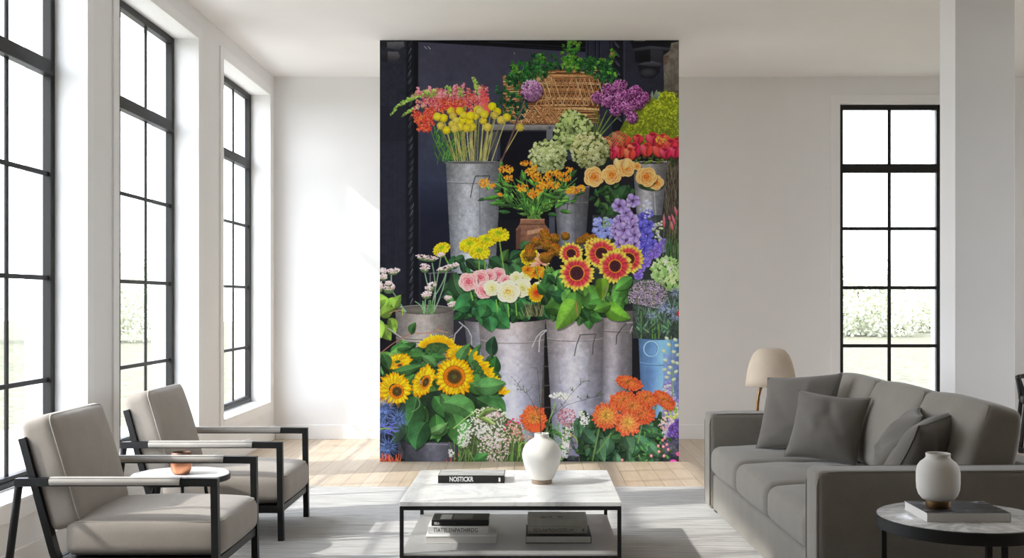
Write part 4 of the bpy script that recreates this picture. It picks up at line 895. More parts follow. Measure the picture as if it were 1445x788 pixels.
# rug
RZ = .011
rug = build('rug', B(-2.06, 2.3, 3.3, 7.63, 0, RZ, bev=.004), M['rug'])
tag(rug, 'large pale grey rug with horizontal streaks under the sofa and coffee table', 'rug')

# ---------------------------------------------------------------- the mural panel
PX0, PX1, PY = -1.226, 1.1916, 8.88
mural = thing('flower_mural', 'floor-to-ceiling panel printed with a flower stall of metal buckets and bouquets', 'mural', ((PX0+PX1)/2, PY, 0))
hw = (PX1-PX0)/2
build('backing_panel', B(-hw, hw, .003, .1, 0.001, ZC-.002), M['panel'], mural)
art = paint_mural()
H_, W_ = art.shape[:2]
img = bpy.data.images.new('flower_stall_print', W_, H_)
buf = np.ones((H_, W_, 4), np.float32); buf[..., :3] = art[::-1]
img.pixels.foreach_set(buf.ravel()); img.update(); img.pack()
t = NT('printed_wallpaper'); b = t.bsdf(.75, 0, .15)
ti = t.n('TexImage'); ti.image = img; ti.extension = 'EXTEND'
uvn = t.n('UVMap'); t.l(uvn.outputs[0], ti.inputs[0])
t.l(ti.outputs[0], b.inputs['Base Color'])
bm = bmesh.new(); vs = [bm.verts.new(p) for p in ((-hw, 0, .001), (hw, 0, .001), (hw, 0, ZC-.002), (-hw, 0, ZC-.002))]
vb = [bm.verts.new((v.co.x, .003, v.co.z)) for v in vs]
f = bm.faces.new(vs); bm.faces.new(vb[::-1])
for i in range(4): bm.faces.new((vs[i], vs[(i+1) % 4], vb[(i+1) % 4], vb[i]))
uvl = bm.loops.layers.uv.new('UVMap')
for fc in bm.faces:
    for lp in fc.loops: lp[uvl].uv = ((lp.vert.co.x+hw)/(2*hw), lp.vert.co.z/ZC)
bmesh.ops.recalc_face_normals(bm, faces=bm.faces)
me = bpy.data.meshes.new('print'); bm.to_mesh(me); bm.free(); link('print', me, t.m, mural)
# ---------------------------------------------------------------- armchairs
def armchair(label, loc):
    """local: x=0 at the front legs, seat faces +x, y 0 (near side) .. W"""
    W = .66; T = thing('armchair', label, 'armchair', loc, 0, 'armchairs by the windows')
    xr, za = -.835, .533; bw = .03
    for y in (.0, W):
        build('leg', tube(bmesh.new(), [(.008, y, .0008), (0, y, za-.02)], .01, sq=(.03, .034)), M['black'], T)
        build('leg', tube(bmesh.new(), [(xr-.065, y, .0025), (xr, y, za-.012)], .0165, 12), M['black'], T, True, angle=40)
        a = build('arm', tube(bmesh.new(), [(xr-.012, y, za-.018), (xr+.2, y, za-.016), (-.2, y, za-.016), (.015, y, za-.018)], .01, sq=(.036, .034)), M['black'], T)
        p = tube(bmesh.new(), [(xr+.135, y, za-.016), (xr+.15, y, za-.015), (-.16, y, za-.015), (-.145, y, za-.016)], .025, 14)
        for v in p.verts: v.co.z = za-.015+(v.co.z-za+.015)*.82
        build('arm_pad', p, M['pad'], a, True, angle=50)
    for y in (.036, W-.036):
        build('back_post', tube(bmesh.new(), [(xr+.002, y, .70), (-.70, y, .21), (-.655, y, .1)], .01, sq=(.03, .045)), M['black'], T)
    bm = bmesh.new()
    for y in (.0, W): box(bm, -.70, .0, y-.012, y+.012, .15, .185, .002)
    box(bm, -.012, .012, .012, W-.012, .15, .185, .002); box(bm, -.70, -.676, .012, W-.012, .15, .185, .002)
    box(bm, -.676, -.012, .012, W-.012, .17, .182, .001)
    build('seat_frame', bm, M['black'], T)
    bm = bmesh.new(); 
    for z, x in ((.60, xr+.065), (.40, xr+.12)): box(bm, x-.012, x+.012, .07, W-.07, z-.02, z+.02, .003)
    build('back_rail', bm, M['black'], T)
    # seat cushion
    hx, hy, hz = .345, W/2-.028, .08; bm = gridbox(hx, hy, hz, .045, 26, 24, 8)
    for v in bm.verts:
        u, w = v.co.x/hx, v.co.y/hy
        if v.co.z > 0: v.co.z += .042*max(0, 1-u*u)**.7*max(0, 1-w*w)**.7
        v.co.x += .014*(1-w*w)*max(0, u)**3*(1-(v.co.z/.1)**2)
        v.co.y += .008*(1-u*u)*w*(1-min(1, (v.co.z/.1)**2))
    s = build('seat_cushion', bm, M['chair_fabric'], T, True, loc=(-.315, W/2, .266))
    def seam(z, r=.0035, infl=.0):
        pts = []; c = .036; X, Y = hx-.012, hy-.012
        for cx, cy, a0 in ((X-c, Y-c, 0), (-X+c, Y-c, PI/2), (-X+c, -Y+c, PI), (X-c, -Y+c, 1.5*PI)):
            for k in range(6): a = a0+k*PI/10; pts.append((cx+c*math.cos(a), cy+c*math.sin(a), z))
        return tube(bmesh.new(), pts, r, 6, closed=True)
    build('piping', seam(.071), M['chair_fabric'], s, True)
    # back cushion: thickness along x, leaning
    hx, hy, hz = .072, W/2-.03, .25; bm = gridbox(hx, hy, hz, .04, 8, 24, 24)
    for v in bm.verts:
        u, w = v.co.z/hz, v.co.y/hy
        if v.co.x > 0: v.co.x += .035*max(0, 1-u*u)**.7*max(0, 1-w*w)**.7
        else: v.co.x -= .02*max(0, 1-u*u)**.7*max(0, 1-w*w)**.7
        v.co.x -= .0*u
    s = build('back_cushion', bm, M['chair_fabric'], T, True, loc=(-.722, W/2, .548)); s.rotation_euler = (0, math.radians(-16.5), 0)
    pts = []; c = .034; Y, Z = hy-.011, hz-.011
    for cy, cz, a0 in ((Y-c, Z-c, 0), (-Y+c, Z-c, PI/2), (-Y+c, -Z+c, PI), (Y-c, -Z+c, 1.5*PI)):
        for k in range(6): a = a0+k*PI/10; pts.append((hx-.009, cy+c*math.cos(a), cz+c*math.sin(a)))
    build('piping', tube(bmesh.new(), pts, .0035, 6, closed=True), M['pad'], s, True)
    return T
armchair('greige armchair with black frame nearest the frame bottom, in front of the round cup table', (-1.352, 4.69, RZ))
armchair('greige armchair with black frame standing behind the round table with the copper cup', (-1.352, 5.90, RZ))

# ---------------------------------------------------------------- round table between the chairs and its cup
TX, TY, TZ = -1.80, 5.635, .403
T = thing('side_table', 'small round white-topped side table between the two armchairs', 'side table', (TX, TY, RZ), 0)
build('table_top', lathe(bmesh.new(), [(0, TZ-.03), (.23, TZ-.03), (.243, TZ-.026), (.243, TZ-.004), (.238, TZ-RZ*0-.0), (0, TZ)], 64), M['marble'], T, True, angle=35)
build('rim', lathe(bmesh.new(), [(.2432, TZ-.030), (.2475, TZ-.030), (.2475, TZ-.003), (.2432, TZ-.003), (.2432, TZ-.030)], 64), M['black'], T, True, angle=35)
for k in range(3):
    a = PI/2+.25+k*2*PI/3; build('leg', tube(bmesh.new(), [(.2*math.cos(a), .2*math.sin(a), .002), (.14*math.cos(a), .14*math.sin(a), TZ-.03)], .009, 10), M['black'], T, True, angle=40)
build('lower_ring', tube(bmesh.new(), [(.178*math.cos(q*PI/16), .178*math.sin(q*PI/16), .13) for q in range(32)], .005, 8, closed=True), M['black'], T, True)
C_ = thing('copper_cup', 'rounded copper cup on the round side table between the armchairs', 'cup', (-1.792, 5.62, TZ+RZ))
build('body', lathe(bmesh.new(), [(0, 0), (.03, 0), (.042, .006), (.051, .025), (.0535, .05), (.0525, .082)], 40), M['copper'], C_, True)
rim = build('rim_band', lathe(bmesh.new(), [(.0526, .0822), (.0505, .1), (.048, .112), (.0465, .113), (.0455, .111), (.049, .082), (.05, .05), (.045, .02), (0, .012)], 40), var_mat('darkened_copper', (112, 86, 72), .2, 20, .5, .6, .4), C_, True); rim['label'] = 'darkened brown rim'

# ---------------------------------------------------------------- coffee table
x0, x1, y0, y1, zt = -.616, .42, 5.13, 6.10, .36
T = thing('coffee_table', 'low square coffee table with white marble top, black frame and grey lower shelf', 'coffee table', ((x0+x1)/2, (y0+y1)/2, RZ)); hx, hy = (x1-x0)/2, (y1-y0)/2
build('table_top', B(-hx, hx, -hy, hy, zt-.02-RZ, zt-RZ, bev=.002), M['marble'], T)
bm = bmesh.new(); q = .018; zt2 = zt-.0205-RZ
for s in (-1, 1):
    box(bm, -hx, hx, s*(hy-q/2)-q/2, s*(hy-q/2)+q/2, zt2-q, zt2, .001); box(bm, s*(hx-q/2)-q/2, s*(hx-q/2)+q/2, -hy+q, hy-q, zt2-q, zt2, .001)
    box(bm, -hx+q, hx-q, s*(hy-q/2)-q/2, s*(hy-q/2)+q/2, .078, .078+q, .001); box(bm, s*(hx-q/2)-q/2, s*(hx-q/2)+q/2, -hy+q, hy-q, .078, .078+q, .001)
build('frame', bm, M['black'], T)
for sx in (-1, 1):
    for sy in (-1, 1): build('leg', B(sx*(hx-q/2)-q/2, sx*(hx-q/2)+q/2, sy*(hy-q/2)-q/2, sy*(hy-q/2)+q/2, 0, zt2-q, bev=.001), M['black'], T)
build('shelf', B(-hx+q*.2, hx-q*.2, -hy+q*.2, hy-q*.2, .097, .105), M['shelf'], T)
ST = .105+RZ
def book(label, x0, x1, y0, z0, d, th, cover, edge='spine', rz=0, top=None):
    """a hardback lying flat, its spine (or its page edge) towards the camera"""
    w = x1-x0; T = thing('book', label, 'book', ((x0+x1)/2, y0, z0), rz, 'books'); h = w/2; c = .0028
    bm = bmesh.new(); box(bm, -h, h, 0, d, 0, c, .0006); box(bm, -h, h, 0, d, th-c, th, .0006)
    if edge == 'spine': box(bm, -h, h, 0, c, c*.6, th-c*.6, .0006)
    else: box(bm, h-c, h, 0, d, c*.6, th-c*.6, .0006)
    build('cover', bm, cover, T)
    if edge == 'spine': build('pages', B(-h+.003, h-.003, c, d-.003, c, th-c), M['paper'], T)
    else: build('pages', B(-h+.002, h-c, .002, d-.003, c, th-c), M['paper'], T)
    return T
def spine(T, body, size, x, z, w, mat, bold=0): return text_obj('spine_title', body, size, (x, -.0003, z), (PI/2, 0, 0), mat, T, w, .0003, bold)
GT = zt
bk = book('black-spined book lying on the marble coffee table beside the white vase', -.482, -.139, 5.66, GT+.0005, .20, .039, M['book_black'])
spine(bk, 'NOSTICKR', .034, -.112, .009, .124, M['ink_white'], .0012); spine(bk, '8', .026, .14, .009, .011, M['ink_white'], .002)
pl = build('jacket_plate', B(-.168, .168, .004, .197, .0391, .0396), var_mat('grey_photo_jacket', (176, 175, 172), .25, 9, .45, 0, .4, 0, 80, .001, 0, (1, 4, 1)), bk); pl['label'] = 'pale grey cover picture'
z = ST+.0005
bk = book('thick white book lowest in the stack with the black book on the lower shelf', -.517, -.172, 5.36, z, .27, .034, M['book_white'], 'pages')
bk2 = book('white book with black lettering under the black book on the lower shelf', -.510, -.212, 5.41, z+.0345, .21, .037, M['book_white'])
spine(bk2, 'ΠATBLENPATHIRDG', .030, -.118, .009, .214, M['ink_black'])
bk3 = book('black book on top of the two white books on the lower shelf', -.494, -.212, 5.425, z+.072, .17, .029, M['book_black'])
spine(bk3, 'OO.A', .017, -.128, .007, .027, M['ink_white'], .0008); spine(bk3, 'PHRETATIONE', .014, -.097, .007, .075, M['ink_grey'])
build('cover_picture', B(-.10, -.045, .02, .14, .0291, .0295), M['book_grey'], bk3); build('cover_picture', B(-.035, .06, .02, .15, .0291, .0295), var_mat('cover_photo', (92, 91, 86), .4, 12, .5), bk3)
bk = book('black-covered book lowest in the grey stack on the lower shelf, pages outward', -.028, .292, 5.36, z, .27, .036, M['book_black'], 'pages')
bk2 = book('grey book with dark lettering in the middle of the grey stack on the shelf', -.018, .276, 5.405, z+.0365, .2, .036, M['book_grey'])
spine(bk2, 'FOOL,NATRONOSTZF,LAM', .022, -.118, .011, .196, M['ink_grey']); spine(bk2, '4', .022, .118, .011, .012, M['ink_grey'])
bk3 = book('grey book on top of the grey stack on the lower shelf, under the marble top', -.018, .276, 5.415, z+.073, .2, .032, M['book_grey'], 'spine')
text_obj('cover_emblem', '@CE', .06, (-.085, .045, .0322), (0, 0, 0), M['ink_grey'], bk3, .06, .0002); text_obj('cover_emblem', 'S', .05, (.0, .05, .0322), (0, 0, 0), M['ink_grey'], bk3, .03, .0002)

# vase with twigs
V = thing('vase', 'round white clay vase holding thin twigs on the coffee table', 'vase', (.053, 5.66, GT+.0005))
build('body', lathe(bmesh.new(), [(.051, .022), (.058, .024), (.075, .055), (.091, .095), (.1, .132), (.1012, .15), (.097, .175), (.084, .2), (.062, .221), (.044, .23), (.037, .237), (.0365, .252), (.038, .256), (.036, .258), (.033, .256), (.032, .236), (.05, .22), (.08, .19), (.09, .15), (.08, .09), (.05, .04), (0, .035)], 64), M['ceramic'], V, True)
ft = build('foot', lathe(bmesh.new(), [(0, 0), (.05, 0), (.0525, .003), (.0525, .0215), (.051, .0221), (0, .0221)], 48), M['raw_clay'], V, True, angle=40); ft['label'] = 'brown unglazed foot'
def px(X, Y, d): return ((X-750)*d/1550, d, 1.3-(Y-425)*d/1550)
bm = bmesh.new(); bmesh.ops.create_icosphere(bm, subdivisions=2, radius=1); BUD = bpy.data.meshes.new('bud'); bm.to_mesh(BUD); bm.free(); BUD.materials.append(M['bud'])
def twig(label, pts, subs, dd=0):
    P = [px(X, Y, 5.66+dz) for X, Y, dz in pts]
    T = bpy.data.objects.new('twig', None); COL.objects.link(T); base = Vector(P[0]); T.location = base; tag(T, label, 'twig', 'twigs in the white vase')
    sp = []
    for i in range(len(P)-1):
        for k in range(4): sp.append(tuple(a+(b-a)*k/4+random.uniform(-.0012, .0012) for a, b in zip(P[i], P[i+1])))
    sp.append(P[-1]); bm = tube(bmesh.new(), [Vector(p)-base for p in sp], .0016, 6, .0007)
    ends = []
    for (i, dx, dz, dy) in subs:
        p = Vector(sp[min(i, len(sp)-1)])-base; q = p+Vector((dx, dy, dz)); tube(bm, bezier(p, (p+q)/2+Vector((0, 0, .006)), q, 5), .0008, 5, .0005); ends += [q, (p+q)/2]
    build('stem', bm, M['twig'], T, True)
    for q in ends+[Vector(sp[-1])-base, Vector(sp[-3])-base]:
        r = random.uniform(.002, .0034); o = link('bud', BUD, None, T); o.location = q+Vector((0, 0, .002)); o.rotation_euler = (random.uniform(-.9, .9), random.uniform(-.9, .9), 0); o.scale = (r, r*.8, r*1.6)
R_ = lambda a, b: random.uniform(a, b)
def subs(n, lo, hi, L): return [(random.randint(lo, hi), R_(-L, L), R_(0, L), R_(-L, L)) for _ in range(n)]
twig('budding twig in the white vase leaning towards the sunflowers', [(765, 640, 0), (764, 609, 0), (760.8, 587, -.01), (747, 560, -.03), (731, 543, -.06)], subs(8, 6, 16, .035))
twig('upright budding twig in the white vase', [(764, 642, .005), (763, 609, .008), (762.6, 579, .01), (761, 554, .02), (758, 520, .03)], subs(9, 6, 16, .04))
twig('budding twig in the white vase curving towards the tall buckets', [(764, 640, -.004), (768, 609, -.006), (778, 588, -.01), (793, 573, -.02), (814, 547, -.02), (824, 539, -.02)], subs(9, 10, 20, .03))
twig('longest twig in the white vase, reaching towards the orange dahlias', [(763, 641, -.008), (770, 609, -.01), (780, 587, -.02), (800, 572, -.04), (829, 563, -.05), (852, 557, -.06)], subs(10, 10, 20, .03))

# ---------------------------------------------------------------- sofa
S = thing('sofa', 'long grey three-seat sofa with loose back cushions, standing by the pillar', 'sofa', (1.068, 6.79, RZ), math.radians(1.6)); L = 2.42
aw, AH, D, BT = .17, .61, 1.06, .15
def arm(y0, y1):
    bm = B(0, D, y0, y1, .03, AH, bev=.035, seg=5); return bm
for y0 in (-aw, -L):
    a = build('arm', arm(y0, y0+aw), M['sofa_fabric'], S, True, angle=50)
    for yy in (y0+.03, y0+aw-.03):
        pts = [(-.001+.008, yy, .06), (.0+.006, yy, AH-.06), (.012, yy, AH-.03), (.05, yy, AH-.004), (.12, yy, AH), (D-.06, yy, AH), (D-.01, yy, AH-.03)]
        build('piping', tube(bmesh.new(), [(p[0]-.004, p[1]+(-.022 if yy < y0+aw/2 else .022), p[2]-.003) for p in pts], .003, 6), M['sofa_fabric'], a, True)
build('base', B(.02, D, -L+aw, -aw, .03, .245, bev=.02, seg=3), M['sofa_fabric'], S, True, angle=50)
build('back_frame', B(D-BT, D, -L+aw, -aw, .245, AH, bev=.03, seg=4), M['sofa_fabric'], S, True, angle=50)
for x in (.08, D-.08):
    for y in (-.08, -L+.08): build('foot', B(x-.03, x+.03, y-.03, y+.03, 0, .032, bev=.004), M['black'], S)
inner = L-2*aw; cw = inner/3
for k in range(3):
    yc = -aw-cw*(k+.5); hx, hy, hz = .36, cw/2-.002, .082
    bm = gridbox(hx, hy, hz, .05, 26, 24, 8)
    for v in bm.verts:
        u, w = v.co.x/hx, v.co.y/hy
        if v.co.z > 0: v.co.z += .034*max(0, 1-u*u)**.6*max(0, 1-w*w)**.6
        v.co.x -= .012*(1-w*w)*max(0, -u)**3
        v.co.z += .0025*math.sin(9*u+5*w+k)*max(0, 1-u*u)
    s = build('seat_cushion', bm, M['sofa_fabric'], S, True, loc=(hx+.005, yc, .246+hz)); pts = []; c = .04; X, Y = hx-.015, hy-.015
    for cx, cy, a0 in ((X-c, Y-c, 0), (-X+c, Y-c, PI/2), (-X+c, -Y+c, PI), (X-c, -Y+c, 1.5*PI)):
        for q in range(6): a = a0+q*PI/10; px_, py_ = cx+c*math.cos(a), cy+c*math.sin(a); pts.append((px_-.010*(1-(py_/hy)**2)*max(0, -px_/hx)**3, py_, hz-.014))
    build('piping', tube(bmesh.new(), pts, .0026, 6, closed=True), M['sofa_fabric'], s, True)
    hx, hy, hz = .1, cw/2-.003, .225
    bm = gridbox(hx, hy, hz, .034, 10, 26, 26)
    rr = random.Random(k+3)
    for v in bm.verts:
        u, w = v.co.z/hz, v.co.y/hy
        f = max(0, 1-u*u)**.6*max(0, 1-w*w)**.6
        v.co.x += (.028 if v.co.x < 0 else -.015)*f*(-1)
        v.co.x *= (1-.28*max(0, u)**2)
        if u > 0: v.co.z += .016*(1-w*w)*u*u
        v.co.x += .004*math.sin(7*w+4*u+k*2)*f
    s = build('back_cushion', bm, M['sofa_fabric'], S, True, loc=(.79, yc, .40+hz)); s.rotation_euler = (0, math.radians(15), 0)
    X, Y, Z, c = -hx+.008, hy-.009, hz-.009, .028; pts = []
    for cy, cz, a0 in ((Y-c, Z-c, 0), (-Y+c, Z-c, PI/2), (-Y+c, -Z+c, PI), (Y-c, -Z+c, 1.5*PI)):
        for q in range(6):
            a = a0+q*PI/10; yy, zz = cy+c*math.cos(a), cz+c*math.sin(a); u = zz/hz; w = yy/hy
            pts.append((X*(1-.28*max(0, u)**2), yy, zz+(.016*(1-w*w)*u*u if u > 0 else 0)))
    build('piping', tube(bmesh.new(), pts, .003, 6, closed=True), M['sofa_fabric'], s, True)

def pillow(label, c, sx, sz, T, rot, seed, mat):
    """pillow standing in its own xz plane, thickness along y"""
    n = 34; rr = random.Random(seed); bm = bmesh.new(); ph = [rr.uniform(0, 6) for _ in range(6)]; G = {}
    cr = []
    for k in range(9):
        al = rr.uniform(-.6, .6)+(0 if k % 3 else 1.4); cr.append((rr.choice((.012, -.011, .009, -.013)), math.cos(al), math.sin(al), rr.uniform(-.75, .75), rr.uniform(.08, .16), rr.uniform(-.7, .5)))
    for side in (1, -1):
        for i in range(n+1):
            for j in range(n+1):
                u, w = -1+2*i/n, -1+2*j/n; edge = i in (0, n) or j in (0, n)
                if edge and side == -1: G[(i, j, -1)] = G[(i, j, 1)]; continue
                pin = 1-.085*(1-w*w)*(abs(u)**2.2); pw = 1-.085*(1-u*u)*(abs(w)**2.2)
                x, z = u*sx*pin, w*sz*pw
                th = T*(max(0, 1-u*u)**.55)*(max(0, 1-w*w)**.55)
                r = math.hypot(u, w); an = math.atan2(w, u)
                wr = sum(A_*math.exp(-((u*ca_+w*sa_-o_)/wd_)**2)*max(0, 1-((-u*sa_+w*ca_-q_)/.8)**2) for A_, ca_, sa_, o_, wd_, q_ in cr)+.006*math.sin(4*u+3*w+ph[2])
                e = 1-max(abs(u), abs(w))**8
                y = side*(th+wr*e*(1 if side > 0 else .6))+.012*math.sin(2.2*u+ph[3])*math.sin(1.7*w+ph[4])
                G[(i, j, side)] = bm.verts.new((x, y, z))
        for i in range(n):
            for j in range(n):
                f = [G[(i, j, side)], G[(i+1, j, side)], G[(i+1, j+1, side)], G[(i, j+1, side)]]
                bm.faces.new(f if side < 0 else f[::-1])
    o = bpy.data.objects.new('throw_pillow', None); COL.objects.link(o); o.location = c; o.rotation_mode = 'QUATERNION'; o.rotation_quaternion = rot.to_quaternion(); tag(o, label, 'pillow', 'throw pillows on the sofa')
    ring = [G[(i, 0, 1)] for i in range(n)]+[G[(n, j, 1)] for j in range(n)]+[G[(i, n, 1)] for i in range(n, 0, -1)]+[G[(0, j, 1)] for j in range(n, 0, -1)]
    pts = [v.co.copy() for v in ring]
    b = build('cover', bm, mat, o, True); build('seam', tube(bmesh.new(), pts, .0028, 6, closed=True), mat, o, True)
    return o
def orient(wdir, up):
    """rotation whose local x runs along wdir, local z close to up, local y = thickness"""
    x = Vector(wdir).normalized(); z = Vector(up); z = (z-x*z.dot(x)).normalized(); y = z.cross(x); return Matrix((x, y, z)).transposed()
pillow('grey cushion in the sofa corner under the lamp, behind another cushion', (1.525, 6.27, .665), .235, .23, .09, orient((.72, -.6, .09), (.40, .25, .9)), 1, M['pillow_fabric'])
pillow('grey cushion in front of the corner cushion, on the far half of the sofa', (1.575, 5.86, .625), .2, .192, .095, orient((.76, -.54, -.06), (.4, .22, .9)), 2, M['pillow_fabric'])
pillow('grey cushion mostly hidden behind the cushion next to the near sofa arm', (1.70, 5.10, .625), .21, .205, .08, orient((.36, .9, .0), (.55, -.1, .85)), 3, M['pillow_fabric'])
pillow('grey cushion with side seam showing, leaning beside the near sofa arm', (1.73, 4.84, .615), .215, .21, .1, orient((.76, .62, .08), (.4, -.3, .88)), 4, M['pillow_fabric'])

# ---------------------------------------------------------------- lamp behind the sofa
LX, LY = 1.58, 7.25
T = thing('floor_lamp', 'cream dome-shaded lamp with brass stem behind the far sofa arm', 'lamp', (LX, LY, 0))
build('lamp_shade', lathe(bmesh.new(), [(.0, .987), (.06, .986), (.09, .976), (.118, .945), (.137, .9), (.15, .85), (.161, .79), (.167, .74), (.164, .74), (.147, .85), (.115, .94), (.085, .97), (0, .98)], 56), M['shade'], T, True)
build('stem', tube(bmesh.new(), [(-.09, .0, .02), (-.09, 0, .55)]+bezier((-.09, 0, .58), (-.085, 0, .74), (-.03, 0, .78), 6)+[(0, 0, .82), (0, 0, .97)], .011, 10), M['brass'], T, True)
build('base', lathe(bmesh.new(), [(0, 0), (.13, 0), (.132, .004), (.13, .018), (.03, .026), (0, .026)], 48, -.09, 0), M['brass'], T, True, angle=40)
build('bulb', lathe(bmesh.new(), [(0, .80), (.02, .805), (.032, .83), (.03, .86), (.016, .89), (0, .892)], 24), M['ceramic'], T, True)

# ---------------------------------------------------------------- round end table with book and vase
EX, EY, EZ, ER = 1.56, 3.985, .52, .30
T = thing('side_table', 'round marble-topped black end table beside the near sofa arm', 'side table', (EX, EY, RZ)); h = EZ-RZ
build('table_top', lathe(bmesh.new(), [(0, h-.012), (ER-.008, h-.012), (ER-.006, h-.01), (ER-.006, h-.001), (ER-.008, h), (0, h)], 72), M['marble2'], T, True, angle=35)
build('rim', lathe(bmesh.new(), [(0, h-.046), (ER-.002, h-.046), (ER, h-.044), (ER, h-.004), (ER-.003, h-.002), (ER-.0055, h-.003), (ER-.0055, h-.0125), (0, h-.0125)], 72), M['black'], T, True, angle=35)
for a in (2.91, -1.62, .6): build('leg', tube(bmesh.new(), [((ER-.03)*math.cos(a), (ER-.03)*math.sin(a), 0), ((ER-.03)*math.cos(a), (ER-.03)*math.sin(a), h-.046)], .008, sq=(.018, .018)), M['black'], T)
build('foot_ring', tube(bmesh.new(), [((ER-.03)*math.cos(q*PI/24), (ER-.03)*math.sin(q*PI/24), .012) for q in range(48)], .008, 8, closed=True), M['black'], T, True)
bk = book('large white-paged book with black marbled cover under the vase on the end table', 1.393, 1.69, 3.87, EZ+.0005, .235, .031, M['book_white'], 'pages')
t = NT('smoky_marbled_jacket'); b = t.bsdf(.5, 0, .3); v = t.coords((2, 3.5, 1)); nn = t.n('TexNoise', i_Scale=4.5, i_Detail=7, i_Roughness=.6, i_Distortion=1.2); t.l(v, nn.inputs['Vector'])
t.l(t.ramp(nn.outputs['Fac'], [(.42, lin((22, 22, 23))), (.56, lin((58, 58, 58))), (.66, lin((178, 177, 174)))]), b.inputs['Base Color'])
build('jacket', B(-.1475, .1475, .001, .234, .0311, .0318), t.m, bk)
V = thing('vase', 'smooth white vase with brass foot on the book on the end table', 'vase', (1.475, 3.985, EZ+.0325))
build('body', lathe(bmesh.new(), [(.043, .0255), (.056, .03), (.068, .045), (.0748, .066), (.0765, .09), (.0765, .125), (.073, .146), (.063, .162), (.05, .172), (.0435, .178), (.0425, .186), (.0435, .194), (.0415, .1955), (.039, .194), (.039, .178), (.055, .16), (.068, .14), (.07, .09), (.06, .05), (0, .04)], 64), M['ceramic'], V, True)
ft = build('foot', lathe(bmesh.new(), [(0, 0), (.0425, 0), (.0435, .002), (.0435, .0245), (.042, .0258), (0, .0258)], 48), M['brass'], V, True, angle=40); ft['label'] = 'aged brass foot'

# ---------------------------------------------------------------- black wooden chair beyond the pillar
T = thing('dining_chair', 'black wooden chair with curved rail, beyond the pillar at the far wall', 'chair', (4.52, 9.55, 0), math.radians(-20))
build('back_rail', tube(bmesh.new(), [(.27*math.cos(a), .25*math.sin(a), .655-.03*abs(math.cos(a))) for a in [PI*.02+PI*.96*k/16 for k in range(17)]], .02, 10), M['dark_wood'], T, True)
build('seat', B(-.25, .25, -.25, .24, .41, .475, bev=.025, seg=3), M['dark_wood'], T, True, angle=50)
for sx in (-1, 1):
    build('leg', tube(bmesh.new(), [(sx*.27, .02, .645), (sx*.2, -.02, .44), (sx*.26, -.24, .04)], .02, 10, .017), M['dark_wood'], T, True)
    build('leg', tube(bmesh.new(), [(sx*.27, -.02, .63), (sx*.24, .0, .44), (sx*.26, .24, .04)], .02, 10, .017), M['dark_wood'], T, True)
    build('runner', B(sx*.26-.022, sx*.26+.022, -.29, .28, 0, .045, bev=.006), M['dark_wood'], T)

# ---------------------------------------------------------------- outside: meadow and pale trees
g = build('ground', B(-70, 60, -60, 90, -.6, -.35), M['meadow'], kind='structure')
build('bounce_ground', B(-6.5, XO, -3, 14, -.349, -.3), M['bounce_pale'], kind='structure')  # pale strip added outside the windows to throw light onto the ceiling
def tree(label, x, y, h, r, seed):
    rr = random.Random(seed); T = thing('tree', label, 'tree', (x, y, -.35), 0, 'trees outside the windows')
    build('trunk', tube(bmesh.new(), [(0, 0, 0), (.05*h*rr.uniform(-.5, .5), 0, h*.35), (0, .1, h*.7)], .03*h, 8, .012*h), M['bark'], T, True)
    bm = bmesh.new()
    for _ in range(5000):
        a, b = rr.uniform(0, 2*PI), math.acos(rr.uniform(-1, 1)); k = r*rr.uniform(.45, 1.0)*(1+.25*math.sin(3*a+seed)*math.sin(2*b))
        p = Vector((k*math.sin(b)*math.cos(a), k*math.sin(b)*math.sin(a), h*.5+k*.75*math.cos(b))); s = r*rr.uniform(.03, .055)
        q = Matrix.Translation(p) @ Matrix.Rotation(rr.uniform(0, 6), 4, (rr.uniform(-1, 1), rr.uniform(-1, 1), 1)) 
        vs = [bm.verts.new(q @ Vector(v)) for v in ((-s, 0, 0), (0, -s*.6, s*.12), (s, 0, 0), (0, s*.6, s*.12))]; bm.faces.new(vs)
    me = bpy.data.meshes.new('crown'); bm.to_mesh(me); bm.free(); link('crown', me, M['leaves'], T)
for i, (x, y, h, r, d) in enumerate([(-19, 19.5, 2.4, 1.9, 'small pale bush outside the window behind the nearest armchair'), (-24, 29, 3.0, 2.4, 'pale bush in the meadow beyond the nearest window, behind the small bush'), (-16.5, 27, 2.6, 1.9, 'pale round bush outside the middle side window'), (-24, 43, 3.6, 2.8, 'hazy bush far out beyond the middle side window'), (-17, 44, 3.0, 2.2, 'low hazy bush beyond the side window farthest from the chairs'), (-24, 64, 4.4, 3.2, 'far pale tree beyond the side window farthest from the chairs'), (15.5, 52, 3.2, 2.8, 'pale bush in the meadow behind the black-framed back window'), (24, 66, 4.2, 3.2, 'hazy far tree seen through the back window beside the pillar'), (19.6, 58, 3.0, 2.4, 'low pale bush between the two others behind the back window')]):
    tree(d, x, y, h, r, i+1)
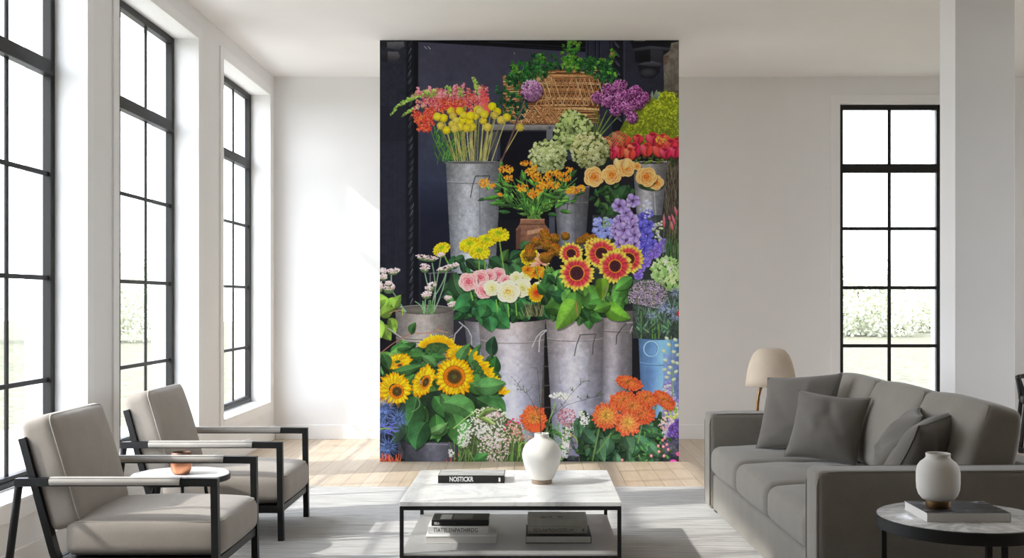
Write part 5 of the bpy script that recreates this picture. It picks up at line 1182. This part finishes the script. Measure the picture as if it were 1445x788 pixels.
# ---------------------------------------------------------------- light, sky, camera
W = bpy.data.worlds.new('hazy_sky'); SC.world = W; W.use_nodes = True; nt = W.node_tree; nt.nodes.clear()
out = nt.nodes.new('ShaderNodeOutputWorld'); bg = nt.nodes.new('ShaderNodeBackground'); tc = nt.nodes.new('ShaderNodeTexCoord'); sep = nt.nodes.new('ShaderNodeSeparateXYZ'); rp = nt.nodes.new('ShaderNodeValToRGB')
nt.links.new(tc.outputs['Generated'], sep.inputs[0]); nt.links.new(sep.outputs['Z'], rp.inputs[0]); nt.links.new(rp.outputs[0], bg.inputs[0]); nt.links.new(bg.outputs[0], out.inputs[0])
e = rp.color_ramp.elements; e[0].position = 0; e[0].color = (.94, .955, 1.04, 1); e[1].position = .5; e[1].color = (.84, .91, 1.04, 1)
bg.inputs[1].default_value = SKY
ld = bpy.data.lights.new('sun', 'SUN'); ld.energy = SUN; ld.angle = math.radians(1.2); ld.color = (1, .97, .925)
so = bpy.data.objects.new('sun', ld); COL.objects.link(so); so.location = (-20, -5, 20)
so.rotation_euler = Vector((1, .29, -.8)).to_track_quat('-Z', 'Y').to_euler()
for (a, b) in LEFT:
    pl = bpy.data.lights.new('window_portal', 'AREA'); pl.shape = 'RECTANGLE'; pl.size = b-a; pl.size_y = WZ1-WZ0; pl.cycles.is_portal = True
    po = bpy.data.objects.new('window_portal', pl); COL.objects.link(po); po.location = (XO-.01, (a+b)/2, (WZ0+WZ1)/2); po.rotation_euler = (PI/2, 0, -PI/2)
pl = bpy.data.lights.new('window_portal', 'AREA'); pl.shape = 'RECTANGLE'; pl.size = BACK[1]-BACK[0]; pl.size_y = WZ1-WZ0; pl.cycles.is_portal = True
po = bpy.data.objects.new('window_portal', pl); COL.objects.link(po); po.location = (sum(BACK)/2, YO+.01, (WZ0+WZ1)/2); po.rotation_euler = (-PI/2, 0, 0)
pl = bpy.data.lights.new('window_portal', 'AREA'); pl.shape = 'RECTANGLE'; pl.size = RIGHT[1]-RIGHT[0]; pl.size_y = WZ1-WZ0; pl.cycles.is_portal = True
po = bpy.data.objects.new('window_portal', pl); COL.objects.link(po); po.location = (XR+.22, sum(RIGHT)/2, (WZ0+WZ1)/2); po.rotation_euler = (PI/2, 0, PI/2)  # portal of the added right-hand fill window

cd = bpy.data.cameras.new('camera'); cam = bpy.data.objects.new('camera', cd); COL.objects.link(cam); SC.camera = cam
cam.location = (0, 0, 1.3); cam.rotation_euler = (PI/2, 0, 0); cd.sensor_width = 36; cd.sensor_fit = 'HORIZONTAL'; cd.lens = 36*1550/1445; cd.clip_start = .05; cd.clip_end = 300
cd.shift_x = -27.5/1445; cd.shift_y = 31/1445
vs = SC.view_settings; vs.view_transform = 'Standard'; vs.look = 'None'; vs.gamma = 1; vs.use_curve_mapping = False; vs.exposure = EXPO
SC.display_settings.display_device = 'sRGB'
c = SC.cycles; c.max_bounces = 10; c.diffuse_bounces = 6; c.glossy_bounces = 4; c.transparent_max_bounces = 12; c.caustics_reflective = False; c.caustics_refractive = False; c.use_denoising = True
try: c.denoiser = 'OPENIMAGEDENOISE'
except Exception: pass
c.sample_clamp_indirect = 6
